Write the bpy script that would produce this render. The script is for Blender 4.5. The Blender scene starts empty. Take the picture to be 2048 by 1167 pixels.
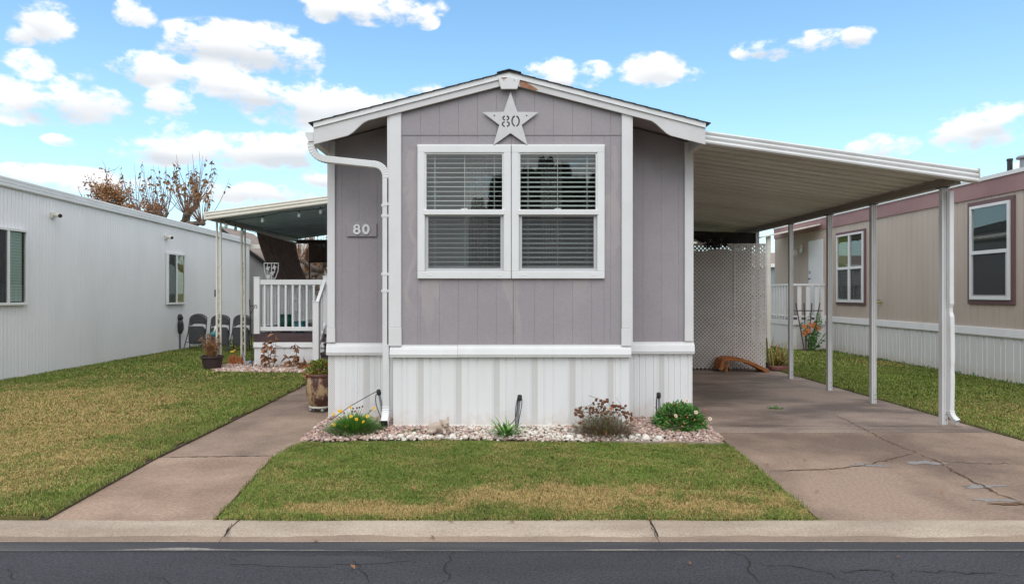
import bpy, bmesh, math, random
import numpy as np
from mathutils import Vector, Matrix, noise as mnoise
R = math.radians
rnd = random.Random(7)
nrng = np.random.default_rng(11)
S = bpy.context.scene
COL = S.collection

# ------------------------------------------------------------------ camera
F, CXP, HZ, CAMH = 1300.0, 1005.0, 585.0, 1.48      # focal length (px of the 2048 px photo), vanishing point, eye height
cam = bpy.data.cameras.new('Camera'); camo = bpy.data.objects.new('Camera', cam); COL.objects.link(camo)
camo.location = (0, 0, CAMH); camo.rotation_euler = (R(90), 0, 0)
cam.sensor_width = 36.0; cam.lens = 36.0 * F / 2048
cam.shift_x = (1024 - CXP) / 2048; cam.shift_y = (HZ - 583.5) / 2048
cam.clip_start = 0.05; cam.clip_end = 3000
S.camera = camo
S.render.resolution_x = 1024; S.render.resolution_y = 583

def G(px, py, z=0.0):                                # a point on a level surface at height z
    s = (py - HZ) / (CAMH - z)
    return ((px - CXP) / s, F / s, z)
def U(px, py, Y):                                    # a point at distance Y
    s = F / Y
    return ((px - CXP) / s, Y, CAMH + (HZ - py) / s)

# ------------------------------------------------------------------ world, sun, exposure
SUN_EL, SUN_AZ = 54.0, 182.0                         # behind the viewer, veiled by cloud
W = bpy.data.worlds.new('World'); S.world = W; W.use_nodes = True
S.view_settings.view_transform = 'Standard'; S.view_settings.look = 'None'
S.view_settings.gamma = 1; S.view_settings.use_curve_mapping = False
S.view_settings.exposure = 0.86
S.cycles.max_bounces = 6; S.cycles.diffuse_bounces = 3; S.cycles.glossy_bounces = 3; S.cycles.transmission_bounces = 4; S.cycles.transparent_max_bounces = 12
S.cycles.caustics_reflective = False; S.cycles.caustics_refractive = False
sd = bpy.data.lights.new('Sun', 'SUN'); sd.energy = 0.95; sd.angle = R(60); sd.color = (1, 0.96, 0.91)
so = bpy.data.objects.new('Sun', sd); COL.objects.link(so)
so.rotation_euler = (R(90 - SUN_EL), 0, R(180 - SUN_AZ)); so.location = (-4, -8, 15)

def build_world():
    nt = W.node_tree; N = nt.nodes; L = nt.links; N.clear()
    def nd(t, **k):
        n = N.new(t)
        for a, b in k.items(): setattr(n, a, b)
        return n
    def mth(op, a, b=None, c=None, clamp=False):
        n = nd('ShaderNodeMath', operation=op); n.use_clamp = clamp
        for i, x in enumerate((a, b, c)):
            if x is None: continue
            if isinstance(x, (int, float)): n.inputs[i].default_value = x
            else: L.new(x, n.inputs[i])
        return n.outputs[0]
    out = nd('ShaderNodeOutputWorld'); bg = nd('ShaderNodeBackground')
    sky = nd('ShaderNodeTexSky', sky_type='NISHITA'); sky.sun_disc = False
    sky.sun_elevation = R(SUN_EL); sky.sun_rotation = R(SUN_AZ); sky.air_density = 1.0; sky.dust_density = 0.6; sky.ozone_density = 1.6
    tc = nd('ShaderNodeTexCoord'); sep = nd('ShaderNodeSeparateXYZ'); L.new(tc.outputs['Generated'], sep.inputs[0])
    az = mth('ARCTAN2', sep.outputs[0], sep.outputs[1]); el = mth('ARCSINE', sep.outputs[2])
    mp = nd('ShaderNodeMapping'); mp.inputs['Scale'].default_value = (1, 1, 1.7); L.new(tc.outputs['Generated'], mp.inputs[0])
    def noise(scale, detail, rough=0.55, off=None, dist=0.0):
        n = nd('ShaderNodeTexNoise'); n.inputs['Scale'].default_value = scale; n.inputs['Detail'].default_value = detail
        n.inputs['Roughness'].default_value = rough; n.inputs['Distortion'].default_value = dist
        if off:
            m2 = nd('ShaderNodeMapping'); m2.inputs['Location'].default_value = off; L.new(mp.outputs[0], m2.inputs[0]); L.new(m2.outputs[0], n.inputs[0])
        else: L.new(mp.outputs[0], n.inputs[0])
        return n.outputs[0]
    n1 = noise(9, 8, 0.6, dist=0.25); n2 = noise(26, 6, 0.6, (3, 1, 2)); n3 = noise(2.6, 5, 0.55, (0.4, 5.1, 2.2)); n4 = noise(7, 4, 0.5, (9, 2, 4)); n5 = noise(70, 4, 0.6, (1, 7, 3))
    # cloud banks: (azimuth, elevation, half width, half height, strength) as seen from the street
    px = [(90, 42, 70, 50, 1), (40, 70, 40, 24, .8), (270, 30, 45, 32, .9), (150, 205, 120, 58, 1), (40, 195, 110, 60, 1), (60, 140, 60, 44, .9), (170, 150, 40, 26, .7),
          (460, 100, 150, 60, 1), (560, 110, 90, 66, .95), (400, 85, 90, 40, .9), (300, 140, 100, 40, .95), (420, 148, 110, 34, .9),
          (560, 190, 190, 46, 1.05), (680, 225, 190, 56, 1.1), (480, 180, 110, 40, .9), (345, 205, 60, 36, .9), (440, 300, 210, 40, 1.05), (640, 300, 150, 46, 1.05), (330, 310, 110, 26, .8), (740, 8, 150, 44, 1), (660, 20, 60, 30, .8), (1098, 148, 62, 36, .95), (1125, 160, 40, 18, .8),
          (1300, 140, 70, 38, .95), (1370, 150, 40, 16, .6), (1590, 92, 120, 28, .9), (1510, 98, 50, 24, .8), (1710, 76, 46, 24, .85), (1965, 258, 110, 50, 1), (1990, 235, 80, 36, .9), (1765, 292, 75, 30, .85),
          (640, 362, 45, 22, .95), (130, 358, 190, 30, .85), (520, 388, 200, 26, .7), (2044, 330, 55, 20, .9), (1190, 150, 40, 30, .7), (120, 280, 40, 14, .7), (850, 183, 40, 22, .85), (330, 250, 70, 20, .6), (855, 42, 26, 20, .7)]
    B = None; SH = None
    for (x, y, w, h, k) in px:
        dx, dz = (x - CXP) / F, (HZ - y) / F
        a0 = math.atan2(dx, 1); e0 = math.atan2(dz, math.hypot(dx, 1)); ra = 1.15 * w / F / (1 + dx * dx); re = 1.06 * h / F / (1 + dx * dx + dz * dz) ** .5
        u = mth('DIVIDE', mth('SUBTRACT', az, a0), ra); v = mth('DIVIDE', mth('SUBTRACT', el, e0), re)
        d2 = mth('ADD', mth('MULTIPLY', u, u), mth('MULTIPLY', v, v))
        b = mth('MULTIPLY', mth('SUBTRACT', 1.0, d2, clamp=True), k)
        sh = mth('MULTIPLY', b, v)
        B = b if B is None else mth('MAXIMUM', B, b); SH = sh if SH is None else mth('ADD', SH, sh)
    # denser cloud than in view, added outside it to whiten the ambient light
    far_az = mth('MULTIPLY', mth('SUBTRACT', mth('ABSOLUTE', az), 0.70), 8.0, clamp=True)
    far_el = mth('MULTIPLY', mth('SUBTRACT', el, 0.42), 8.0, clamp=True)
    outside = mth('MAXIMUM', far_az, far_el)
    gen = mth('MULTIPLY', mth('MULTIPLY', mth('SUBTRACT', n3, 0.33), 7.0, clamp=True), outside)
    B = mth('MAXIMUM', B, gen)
    field = mth('ADD', mth('ADD', mth('MULTIPLY', mth('SUBTRACT', n1, 0.5), 3.0), mth('MULTIPLY', mth('SUBTRACT', n2, 0.5), 2.8)), mth('MULTIPLY', mth('SUBTRACT', n5, 0.5), 0.8))
    inner = mth('MINIMUM', mth('MULTIPLY', B, 4.0), 1.0)
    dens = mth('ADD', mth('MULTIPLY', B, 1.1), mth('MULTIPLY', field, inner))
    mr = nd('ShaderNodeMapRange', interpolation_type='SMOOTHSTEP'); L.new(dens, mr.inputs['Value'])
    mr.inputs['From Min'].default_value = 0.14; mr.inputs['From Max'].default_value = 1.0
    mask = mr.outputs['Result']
    lit = mth('ADD', mth('ADD', 0.50, mth('MULTIPLY', SH, 0.95)), mth('MULTIPLY', mth('SUBTRACT', n4, 0.5), 1.3), clamp=True)
    cc = nd('ShaderNodeMix', data_type='RGBA'); L.new(lit, cc.inputs['Factor'])
    cc.inputs['A'].default_value = (4.1, 4.35, 4.65, 1); cc.inputs['B'].default_value = (7.4, 7.3, 7.2, 1)
    sc = nd('ShaderNodeVectorMath', operation='MULTIPLY'); L.new(sky.outputs[0], sc.inputs[0]); sc.inputs[1].default_value = SKY_TINT
    haze = mth('MULTIPLY', mth('POWER', mth('SUBTRACT', 1.0, mth('ABSOLUTE', sep.outputs[2])), 5.5), 0.85)
    hz = nd('ShaderNodeMix', data_type='RGBA'); L.new(haze, hz.inputs['Factor']); L.new(sc.outputs[0], hz.inputs['A']); hz.inputs['B'].default_value = (4.9, 5.9, 6.35, 1)
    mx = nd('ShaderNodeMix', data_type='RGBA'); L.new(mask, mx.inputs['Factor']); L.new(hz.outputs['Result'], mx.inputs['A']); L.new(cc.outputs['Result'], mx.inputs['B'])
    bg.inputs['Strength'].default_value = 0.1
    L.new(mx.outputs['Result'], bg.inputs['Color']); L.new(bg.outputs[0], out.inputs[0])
SKY_TINT = (0.98, 1.32, 1.36)
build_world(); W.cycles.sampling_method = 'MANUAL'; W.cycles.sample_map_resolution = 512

# ------------------------------------------------------------------ materials
M = {}
def rgb(r, g, b):                                    # sRGB 0-255 to linear
    f = lambda c: ((c / 255 + .055) / 1.055) ** 2.4 if c > 10.3 else c / 255 / 12.92
    return (f(r), f(g), f(b), 1)
def mat(name, c, rough=.6, c2=None, scale=3.0, detail=5, lo=.4, hi=.65, bump=0.0, bscale=60.0, bstretch=(1, 1, 1), stretch=(1, 1, 1),
        metal=0.0, spec=.5, fine=0.0, fscale=180.0, attr=None, sss=0):
    m = bpy.data.materials.new(name); m.use_nodes = True; nt = m.node_tree; N = nt.nodes; L = nt.links
    p = N['Principled BSDF']; p.inputs['Roughness'].default_value = rough; p.inputs['Metallic'].default_value = metal
    p.inputs['Specular IOR Level'].default_value = spec
    g = N.new('ShaderNodeNewGeometry')
    def nz(sc, st, det=5, r=.6):
        mp = N.new('ShaderNodeMapping'); mp.inputs['Scale'].default_value = st; L.new(g.outputs['Position'], mp.inputs[0])
        n = N.new('ShaderNodeTexNoise'); n.inputs['Scale'].default_value = sc; n.inputs['Detail'].default_value = det; n.inputs['Roughness'].default_value = r
        L.new(mp.outputs[0], n.inputs[0]); return n.outputs[0]
    col = None
    if attr:
        a = N.new('ShaderNodeAttribute'); a.attribute_name = attr; col = a.outputs['Color']
    elif c2:
        rp = N.new('ShaderNodeMapRange'); rp.inputs['From Min'].default_value = lo; rp.inputs['From Max'].default_value = hi; L.new(nz(scale, stretch, detail), rp.inputs['Value'])
        mx = N.new('ShaderNodeMix'); mx.data_type = 'RGBA'; L.new(rp.outputs[0], mx.inputs['Factor']); mx.inputs['A'].default_value = c; mx.inputs['B'].default_value = c2
        col = mx.outputs['Result']
    if fine:
        mr = N.new('ShaderNodeMapRange'); mr.inputs['From Min'].default_value = .3; mr.inputs['From Max'].default_value = .7; mr.inputs['To Min'].default_value = 1 - fine; mr.inputs['To Max'].default_value = 1 + fine
        L.new(nz(fscale, (1, 1, 1), 3, .7), mr.inputs['Value'])
        vm = N.new('ShaderNodeVectorMath'); vm.operation = 'SCALE'; L.new(mr.outputs[0], vm.inputs['Scale'])
        if col is not None: L.new(col, vm.inputs[0])
        else: vm.inputs[0].default_value = c[:3]
        col = vm.outputs[0]
    if col is not None: L.new(col, p.inputs['Base Color'])
    else: p.inputs['Base Color'].default_value = c
    if bump:
        b = N.new('ShaderNodeBump'); b.inputs['Strength'].default_value = min(1, bump * 100 if bump < .01 else bump); b.inputs['Distance'].default_value = bump if bump < .01 else .004
        L.new(nz(bscale, bstretch, 6, .6), b.inputs['Height']); L.new(b.outputs[0], p.inputs['Normal'])
    M[name] = m; return m
def glass(name, ior=1.52, tint=(1, 1, 1, 1), dim=1.0):
    m = bpy.data.materials.new(name); m.use_nodes = True; nt = m.node_tree; N = nt.nodes; L = nt.links; N.remove(N['Principled BSDF'])
    t = N.new('ShaderNodeBsdfTransparent'); t.inputs[0].default_value = tint
    gl = N.new('ShaderNodeBsdfGlossy'); gl.inputs['Roughness'].default_value = .01
    fr = N.new('ShaderNodeFresnel'); ge = N.new('ShaderNodeNewGeometry'); mi = N.new('ShaderNodeMix'); mi.inputs['A'].default_value = ior; mi.inputs['B'].default_value = 1 / ior
    L.new(ge.outputs['Backfacing'], mi.inputs['Factor']); L.new(mi.outputs['Result'], fr.inputs[0])
    mx = N.new('ShaderNodeMixShader'); L.new(fr.outputs[0], mx.inputs[0]); L.new(t.outputs[0], mx.inputs[1]); L.new(gl.outputs[0], mx.inputs[2])
    L.new(mx.outputs[0], N['Material Output'].inputs[0]); M[name] = m
def mesh_cloth(name, c, opacity):                    # woven screen: part thread, part gap
    m = bpy.data.materials.new(name); m.use_nodes = True; nt = m.node_tree; N = nt.nodes; L = nt.links
    p = N['Principled BSDF']; p.inputs['Base Color'].default_value = c; p.inputs['Roughness'].default_value = .8
    t = N.new('ShaderNodeBsdfTransparent'); mx = N.new('ShaderNodeMixShader'); mx.inputs[0].default_value = opacity
    L.new(t.outputs[0], mx.inputs[1]); L.new(p.outputs[0], mx.inputs[2]); L.new(mx.outputs[0], N['Material Output'].inputs[0]); M[name] = m
def vent_mat(name):
    m = bpy.data.materials.new(name); m.use_nodes = True; nt = m.node_tree; N = nt.nodes; L = nt.links
    p = N['Principled BSDF']; p.inputs['Roughness'].default_value = .5
    g = N.new('ShaderNodeNewGeometry'); mp = N.new('ShaderNodeMapping'); mp.inputs['Rotation'].default_value = (0, R(45), 0)
    L.new(g.outputs['Position'], mp.inputs[0])
    sp = N.new('ShaderNodeSeparateXYZ'); L.new(mp.outputs[0], sp.inputs[0])
    def cell(o):
        a = N.new('ShaderNodeMath'); a.operation = 'PINGPONG'; a.inputs[1].default_value = .0085; L.new(o, a.inputs[0])
        b = N.new('ShaderNodeMath'); b.operation = 'GREATER_THAN'; b.inputs[1].default_value = .0042; L.new(a.outputs[0], b.inputs[0]); return b.outputs[0]
    mu = N.new('ShaderNodeMath'); mu.operation = 'MULTIPLY'; L.new(cell(sp.outputs[0]), mu.inputs[0]); L.new(cell(sp.outputs[2]), mu.inputs[1])
    mx = N.new('ShaderNodeMix'); mx.data_type = 'RGBA'; L.new(mu.outputs[0], mx.inputs['Factor']); mx.inputs['A'].default_value = (.74, .73, .72, 1); mx.inputs['B'].default_value = (.40, .37, .34, 1)
    L.new(mx.outputs['Result'], p.inputs['Base Color']); M[name] = m

def siding_worn():                                   # bay boards: paint worn away in runs around the window
    m = mat('siding_worn', rgb(157, 150, 155), .65, rgb(164, 157, 160), 2.2, 6, .45, .75, bump=.005, bscale=26, bstretch=(1, 1, .4), fine=.07, fscale=70)
    nt = m.node_tree; N = nt.nodes; L = nt.links; p = N['Principled BSDF']; src = p.inputs['Base Color'].links[0].from_socket
    g = N.new('ShaderNodeNewGeometry'); sp = N.new('ShaderNodeSeparateXYZ'); L.new(g.outputs['Position'], sp.inputs[0])
    def mt(op, a, b=None, clamp=False):
        n = N.new('ShaderNodeMath'); n.operation = op; n.use_clamp = clamp
        for i, x in enumerate((a, b)):
            if x is None: continue
            if isinstance(x, (int, float)): n.inputs[i].default_value = x
            else: L.new(x, n.inputs[i])
        return n.outputs[0]
    def nz(sc, st):
        mp = N.new('ShaderNodeMapping'); mp.inputs['Scale'].default_value = st; L.new(g.outputs['Position'], mp.inputs[0])
        n = N.new('ShaderNodeTexNoise'); n.inputs['Scale'].default_value = sc; n.inputs['Detail'].default_value = 6; L.new(mp.outputs[0], n.inputs[0]); return n.outputs[0]
    n1 = nz(3.2, (1, 1, .45)); n2 = nz(11, (1, 1, .5))
    X, Z = sp.outputs[0], sp.outputs[2]
    def run(xc, w, z0, z1):                          # a vertical run of bare paint
        d = mt('SUBTRACT', mt('DIVIDE', mt('ABSOLUTE', mt('ADD', mt('SUBTRACT', X, xc), mt('MULTIPLY', mt('SUBTRACT', n1, .5), .5))), w), 1)
        e = mt('MULTIPLY', mt('LESS_THAN', Z, z1), mt('MULTIPLY', mt('SUBTRACT', Z, z0), 4, True))
        return mt('MULTIPLY', mt('MULTIPLY', d, -4, True), e)
    f = None
    for r_ in ((-.98, .03, 1.2, 3.0), (-.78, .06, .95, 1.63), (1.15, .045, 1.75, 3.05), (.10, .05, .9, 1.63), (.82, .07, 1.35, 1.64), (.45, .05, 1.45, 1.64)):
        v = run(*r_); f = v if f is None else mt('MAXIMUM', f, v)
    f = mt('MULTIPLY', f, mt('ADD', .05, mt('MULTIPLY', n2, .75)))
    mx = N.new('ShaderNodeMix'); mx.data_type = 'RGBA'; L.new(f, mx.inputs['Factor']); L.new(src, mx.inputs['A']); mx.inputs['B'].default_value = rgb(178, 168, 166); L.new(mx.outputs['Result'], p.inputs['Base Color'])
mat('siding', rgb(157, 150, 155), .65, rgb(164, 157, 160), 2.2, 6, .45, .75, bump=.005, bscale=26, bstretch=(1, 1, .4), fine=.07, fscale=70)
siding_worn()
mat('trim', (.76, .75, .755, 1), .5, (.70, .69, .69, 1), 4, 5, .45, .8, bump=.002, bscale=50, bstretch=(1, 1, .4))
def splash(m, top, c):                               # mud splashed up from the bed
    nt = m.node_tree; N = nt.nodes; L = nt.links; p = N['Principled BSDF']; src = p.inputs['Base Color'].links[0].from_socket
    g = N.new('ShaderNodeNewGeometry'); sp = N.new('ShaderNodeSeparateXYZ'); L.new(g.outputs['Position'], sp.inputs[0]); n = N.new('ShaderNodeTexNoise'); n.inputs['Scale'].default_value = 14; n.inputs['Detail'].default_value = 7; L.new(g.outputs['Position'], n.inputs[0])
    a = N.new('ShaderNodeMath'); a.operation = 'MULTIPLY_ADD'; a.inputs[1].default_value = -1 / top; a.inputs[2].default_value = .95; L.new(sp.outputs[2], a.inputs[0])
    b = N.new('ShaderNodeMath'); b.operation = 'MULTIPLY_ADD'; b.inputs[1].default_value = 1.6; b.inputs[2].default_value = -.8; L.new(n.outputs[0], b.inputs[0])
    d = N.new('ShaderNodeMath'); d.operation = 'ADD'; d.use_clamp = True; L.new(a.outputs[0], d.inputs[0]); L.new(b.outputs[0], d.inputs[1])
    e = N.new('ShaderNodeMath'); e.operation = 'MULTIPLY'; e.inputs[1].default_value = .55; L.new(d.outputs[0], e.inputs[0])
    mx = N.new('ShaderNodeMix'); mx.data_type = 'RGBA'; L.new(e.outputs[0], mx.inputs['Factor']); L.new(src, mx.inputs['A']); mx.inputs['B'].default_value = c; L.new(mx.outputs['Result'], p.inputs['Base Color'])
splash(mat('vinyl', (.82, .815, .82, 1), .45, (.76, .75, .745, 1), 2.0, 5, .45, .8, stretch=(2.5, 2.5, .5)), .22, (.60, .50, .38, 1))
mat('frame', (.82, .82, .82, 1), .35, (.78, .78, .775, 1), 3)
mat('sash_grey', (.55, .55, .56, 1), .4)
mat('rake', (.70, .685, .69, 1), .55, (.62, .605, .60, 1), 3.5, 6, .5, .75, bump=.003, bscale=35, bstretch=(.3, 1, 1))
mat('bare_wood', rgb(176, 126, 100), .8, rgb(150, 105, 82), 14, 5, bump=.003, bscale=60)
mat('shingle', (.035, .035, .038, 1), .9, (.06, .058, .06, 1), 20, bump=.004, bscale=200)
mat('caulk', rgb(128, 120, 122), .8, rgb(104, 92, 88), 12)
mat('soffit', rgb(176, 168, 168), .7)
mat('alu_white', (.76, .76, .76, 1), .38, (.70, .70, .69, 1), 2.5, 5)
mat('cream_metal', rgb(222, 218, 206), .42, rgb(206, 200, 186), 1.6, 5, .45, .75)
mat('carport_pan', rgb(232, 231, 226), .32, rgb(212, 209, 200), 1.2, 5, .45, .7, stretch=(.5, 2, 1), fine=.04)
mat('beam_metal', rgb(150, 142, 132), .45)
mat('post_metal', (.68, .68, .68, 1), .35, (.58, .58, .575, 1), 3, 5, stretch=(1, 1, .4))
mat('teal_pan', rgb(170, 196, 208), .5, rgb(150, 176, 188), 2)
mat('dark', (.02, .02, .022, 1), .7)
mat('black_metal', (.022, .023, .026, 1), .4)
mat('black_plastic', (.03, .03, .033, 1), .5)
mat('chair_vinyl', (.05, .052, .056, 1), .55, (.07, .07, .075, 1), 20)
mat('chair_frame', (.035, .037, .04, 1), .4)
mat('interior', (.55, .53, .51, 1), .9)
mat('blind', (.64, .65, .645, 1), .5)
mat('pale_green', (.62, .74, .70, 1), .5)
mat('curtain', (.62, .56, .54, 1), .9, (.5, .45, .44, 1), 6)
glass('pane', 1.75, (.92, .95, .94, 1)); glass('pane_far', 1.7, (.88, .92, .90, 1))
mesh_cloth('screen', (.10, .102, .106, 1), .40)
vent_mat('vent')
mat('white_rib', (.86, .86, .865, 1), .42, (.80, .80, .805, 1), 1.1, 5, .45, .75, stretch=(1, 1, .35))
mat('beige_siding', rgb(201, 187, 174), .75, rgb(191, 176, 163), 1.2, 5, .4, .7, stretch=(1, 1, .3), bump=.002, bscale=60, bstretch=(1, 1, .2))
mat('maroon', rgb(166, 128, 126), .6, rgb(150, 112, 112), 1.5, 5, stretch=(1, .6, 1))
mat('maroon_dark', rgb(112, 84, 84), .6)
mat('concrete', rgb(166, 141, 122), .85, rgb(142, 118, 101), 1.3, 12, .40, .60, bump=.006, bscale=60, fine=.26, fscale=42)
mat('concrete_drive', rgb(158, 135, 117), .8, rgb(118, 99, 86), .9, 12, .40, .60, bump=.006, bscale=60, stretch=(1, .8, 1), fine=.26, fscale=42)
mat('concrete_port', rgb(162, 142, 128), .65, rgb(112, 97, 88), 1.1, 12, .40, .60, bump=.002, bscale=60, stretch=(.7, 1.4, 1), fine=.26, fscale=42)
mat('kerb', rgb(184, 168, 150), .9, rgb(150, 133, 117), 2.0, 8, .38, .68, bump=.006, bscale=90, stretch=(.5, 1.4, 1), fine=.26, fscale=85)
mat('kerb_grime', rgb(150, 130, 112), .9, rgb(128, 112, 99), 2.2, 8, .4, .65, bump=.004, bscale=80, stretch=(.4, 1, 1), fine=.15, fscale=80)
mat('patch_grey', rgb(132, 130, 132), .85, rgb(146, 138, 132), 5, 6, .35, .6, fine=.15)
mat('asphalt', (.052, .051, .060, 1), .88, (.034, .034, .041, 1), 1.1, 8, .36, .64, bump=.008, bscale=70, stretch=(.5, 1.6, 1), fine=.65, fscale=70)
mat('asphalt_edge', (.052, .051, .057, 1), .9, (.085, .082, .082, 1), 1.6, 7, .5, .7, bump=.006, bscale=160, stretch=(.25, 2.0, 1), fine=.45, fscale=120)
mat('asphalt_seal', (.036, .037, .042, 1), .75, (.046, .046, .052, 1), 3, bump=.006, bscale=70, fine=.4, fscale=75)
mat('crack', (.018, .016, .014, 1), .95)
mat('crack_soil', rgb(120, 92, 62), .95, rgb(70, 55, 40), 30, 4)
mat('soil', (.06, .045, .032, 1), .95, (.09, .07, .045, 1), 6, bump=.008, bscale=40)
mat('lawn_soil', rgb(92, 94, 50), .95, rgb(118, 102, 62), 2.2, 6, .4, .6, bump=.01, bscale=90, fine=.3, fscale=60)
mat('far_ground', rgb(96, 100, 62), .95, rgb(120, 108, 76), .4, 6)
mat('brick_red', rgb(140, 92, 88), .85, rgb(120, 78, 74), 12)
mat('rabbit', rgb(194, 176, 160), .9, rgb(166, 148, 133), 12, 6, bump=.003, bscale=120)
mat('orange', rgb(190, 116, 54), .5, rgb(160, 92, 40), 7, 5, stretch=(.4, 1, 2))
mat('brown_cloth', rgb(150, 124, 110), .9, rgb(124, 100, 88), 8)
mesh_cloth('brown_screen', rgb(84, 66, 56), .88)
mat('tarp_and_backdrop', (.035, .032, .030, 1), .9, (.05, .045, .042, 1), 5)  # kept near black so the lattice holes look shaded
mat('deck_wood', rgb(84, 66, 68), .7, rgb(70, 54, 55), 9, stretch=(.2, 1, 1))
mat('bark', rgb(122, 108, 98), .95, rgb(92, 80, 74), 7, 6, bump=.008, bscale=30)
mat('twig', rgb(142, 104, 84), .85, rgb(116, 90, 78), 3)
mat('leaf_tan', rgb(186, 142, 104), .8, rgb(150, 112, 78), 2.0, 5)
mat('leaf_brown', rgb(148, 112, 70), .8, rgb(124, 92, 52), 2.0, 5)
mat('leaf_dead', rgb(158, 112, 76), .85, rgb(120, 84, 58), 6)
mat('leaf_green', rgb(88, 136, 58), .55, rgb(62, 108, 44), 9)
mat('leaf_strap', rgb(108, 152, 62), .5, rgb(78, 124, 48), 12)
mat('leaf_lime', rgb(112, 132, 48), .55, rgb(136, 128, 52), 14)
mat('leaf_yellow', rgb(168, 162, 76), .6, rgb(150, 126, 74), 10)
mat('leaf_olive', rgb(108, 114, 78), .75, rgb(118, 98, 72), 12)
mat('leaf_orange', rgb(196, 122, 76), .7, rgb(176, 110, 76), 14)
mat('conifer', (.075, .085, .04, 1), .85, (.15, .11, .06, 1), 1.2, 5)
mat('petal_yellow', (.86, .56, .02, 1), .6)
mat('petal_cream', (.80, .68, .48, 1), .6)
mat('flower_brown', rgb(100, 64, 46), .85, rgb(128, 80, 50), 30)
mat('flower_orange', rgb(206, 116, 40), .7)
mat('pot_brown', rgb(66, 52, 52), .55)
mat('pot_glaze', rgb(176, 150, 116), .45, rgb(84, 54, 48), 9, 7, .44, .53, stretch=(1, 1, .6), bump=.003, bscale=40)
mat('pot_rim', rgb(108, 72, 58), .45, rgb(84, 54, 48), 14)
mat('galv', rgb(150, 154, 160), .4, metal=.3)
mat('teal_plastic', rgb(40, 120, 130), .5)
mat('green_plastic', rgb(28, 92, 76), .5)
mat('red_plastic', rgb(190, 44, 52), .5)
mat('blue_plastic', rgb(60, 120, 190), .5)
mat('yellow_plastic', rgb(222, 190, 60), .5)
mat('shed_wall', rgb(170, 168, 166), .8, rgb(158, 155, 153), 2)
mat('roof_far', rgb(150, 134, 126), .9, rgb(136, 122, 114), 4)
mat('slate_wall', rgb(140, 150, 158), .8)
mat('bulb', rgb(225, 228, 228), .15)
mat('star_metal', (.66, .65, .66, 1), .45, (.60, .59, .60, 1), 8)
mat('gravel', (1, 1, 1, 1), .85, attr='tone', fine=.10, fscale=200)
mat('grass', (1, 1, 1, 1), .7, attr='tone', spec=.25)
mat('lattice', rgb(226, 220, 216), .6, rgb(206, 197, 190), 1.5, 6, .4, .7)
mat('white_rock', (.78, .74, .68, 1), .8, (.70, .63, .55, 1), 18, 5, bump=.003, bscale=80)
mat('edging', rgb(168, 152, 138), .85, rgb(140, 126, 114), 6)

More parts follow.
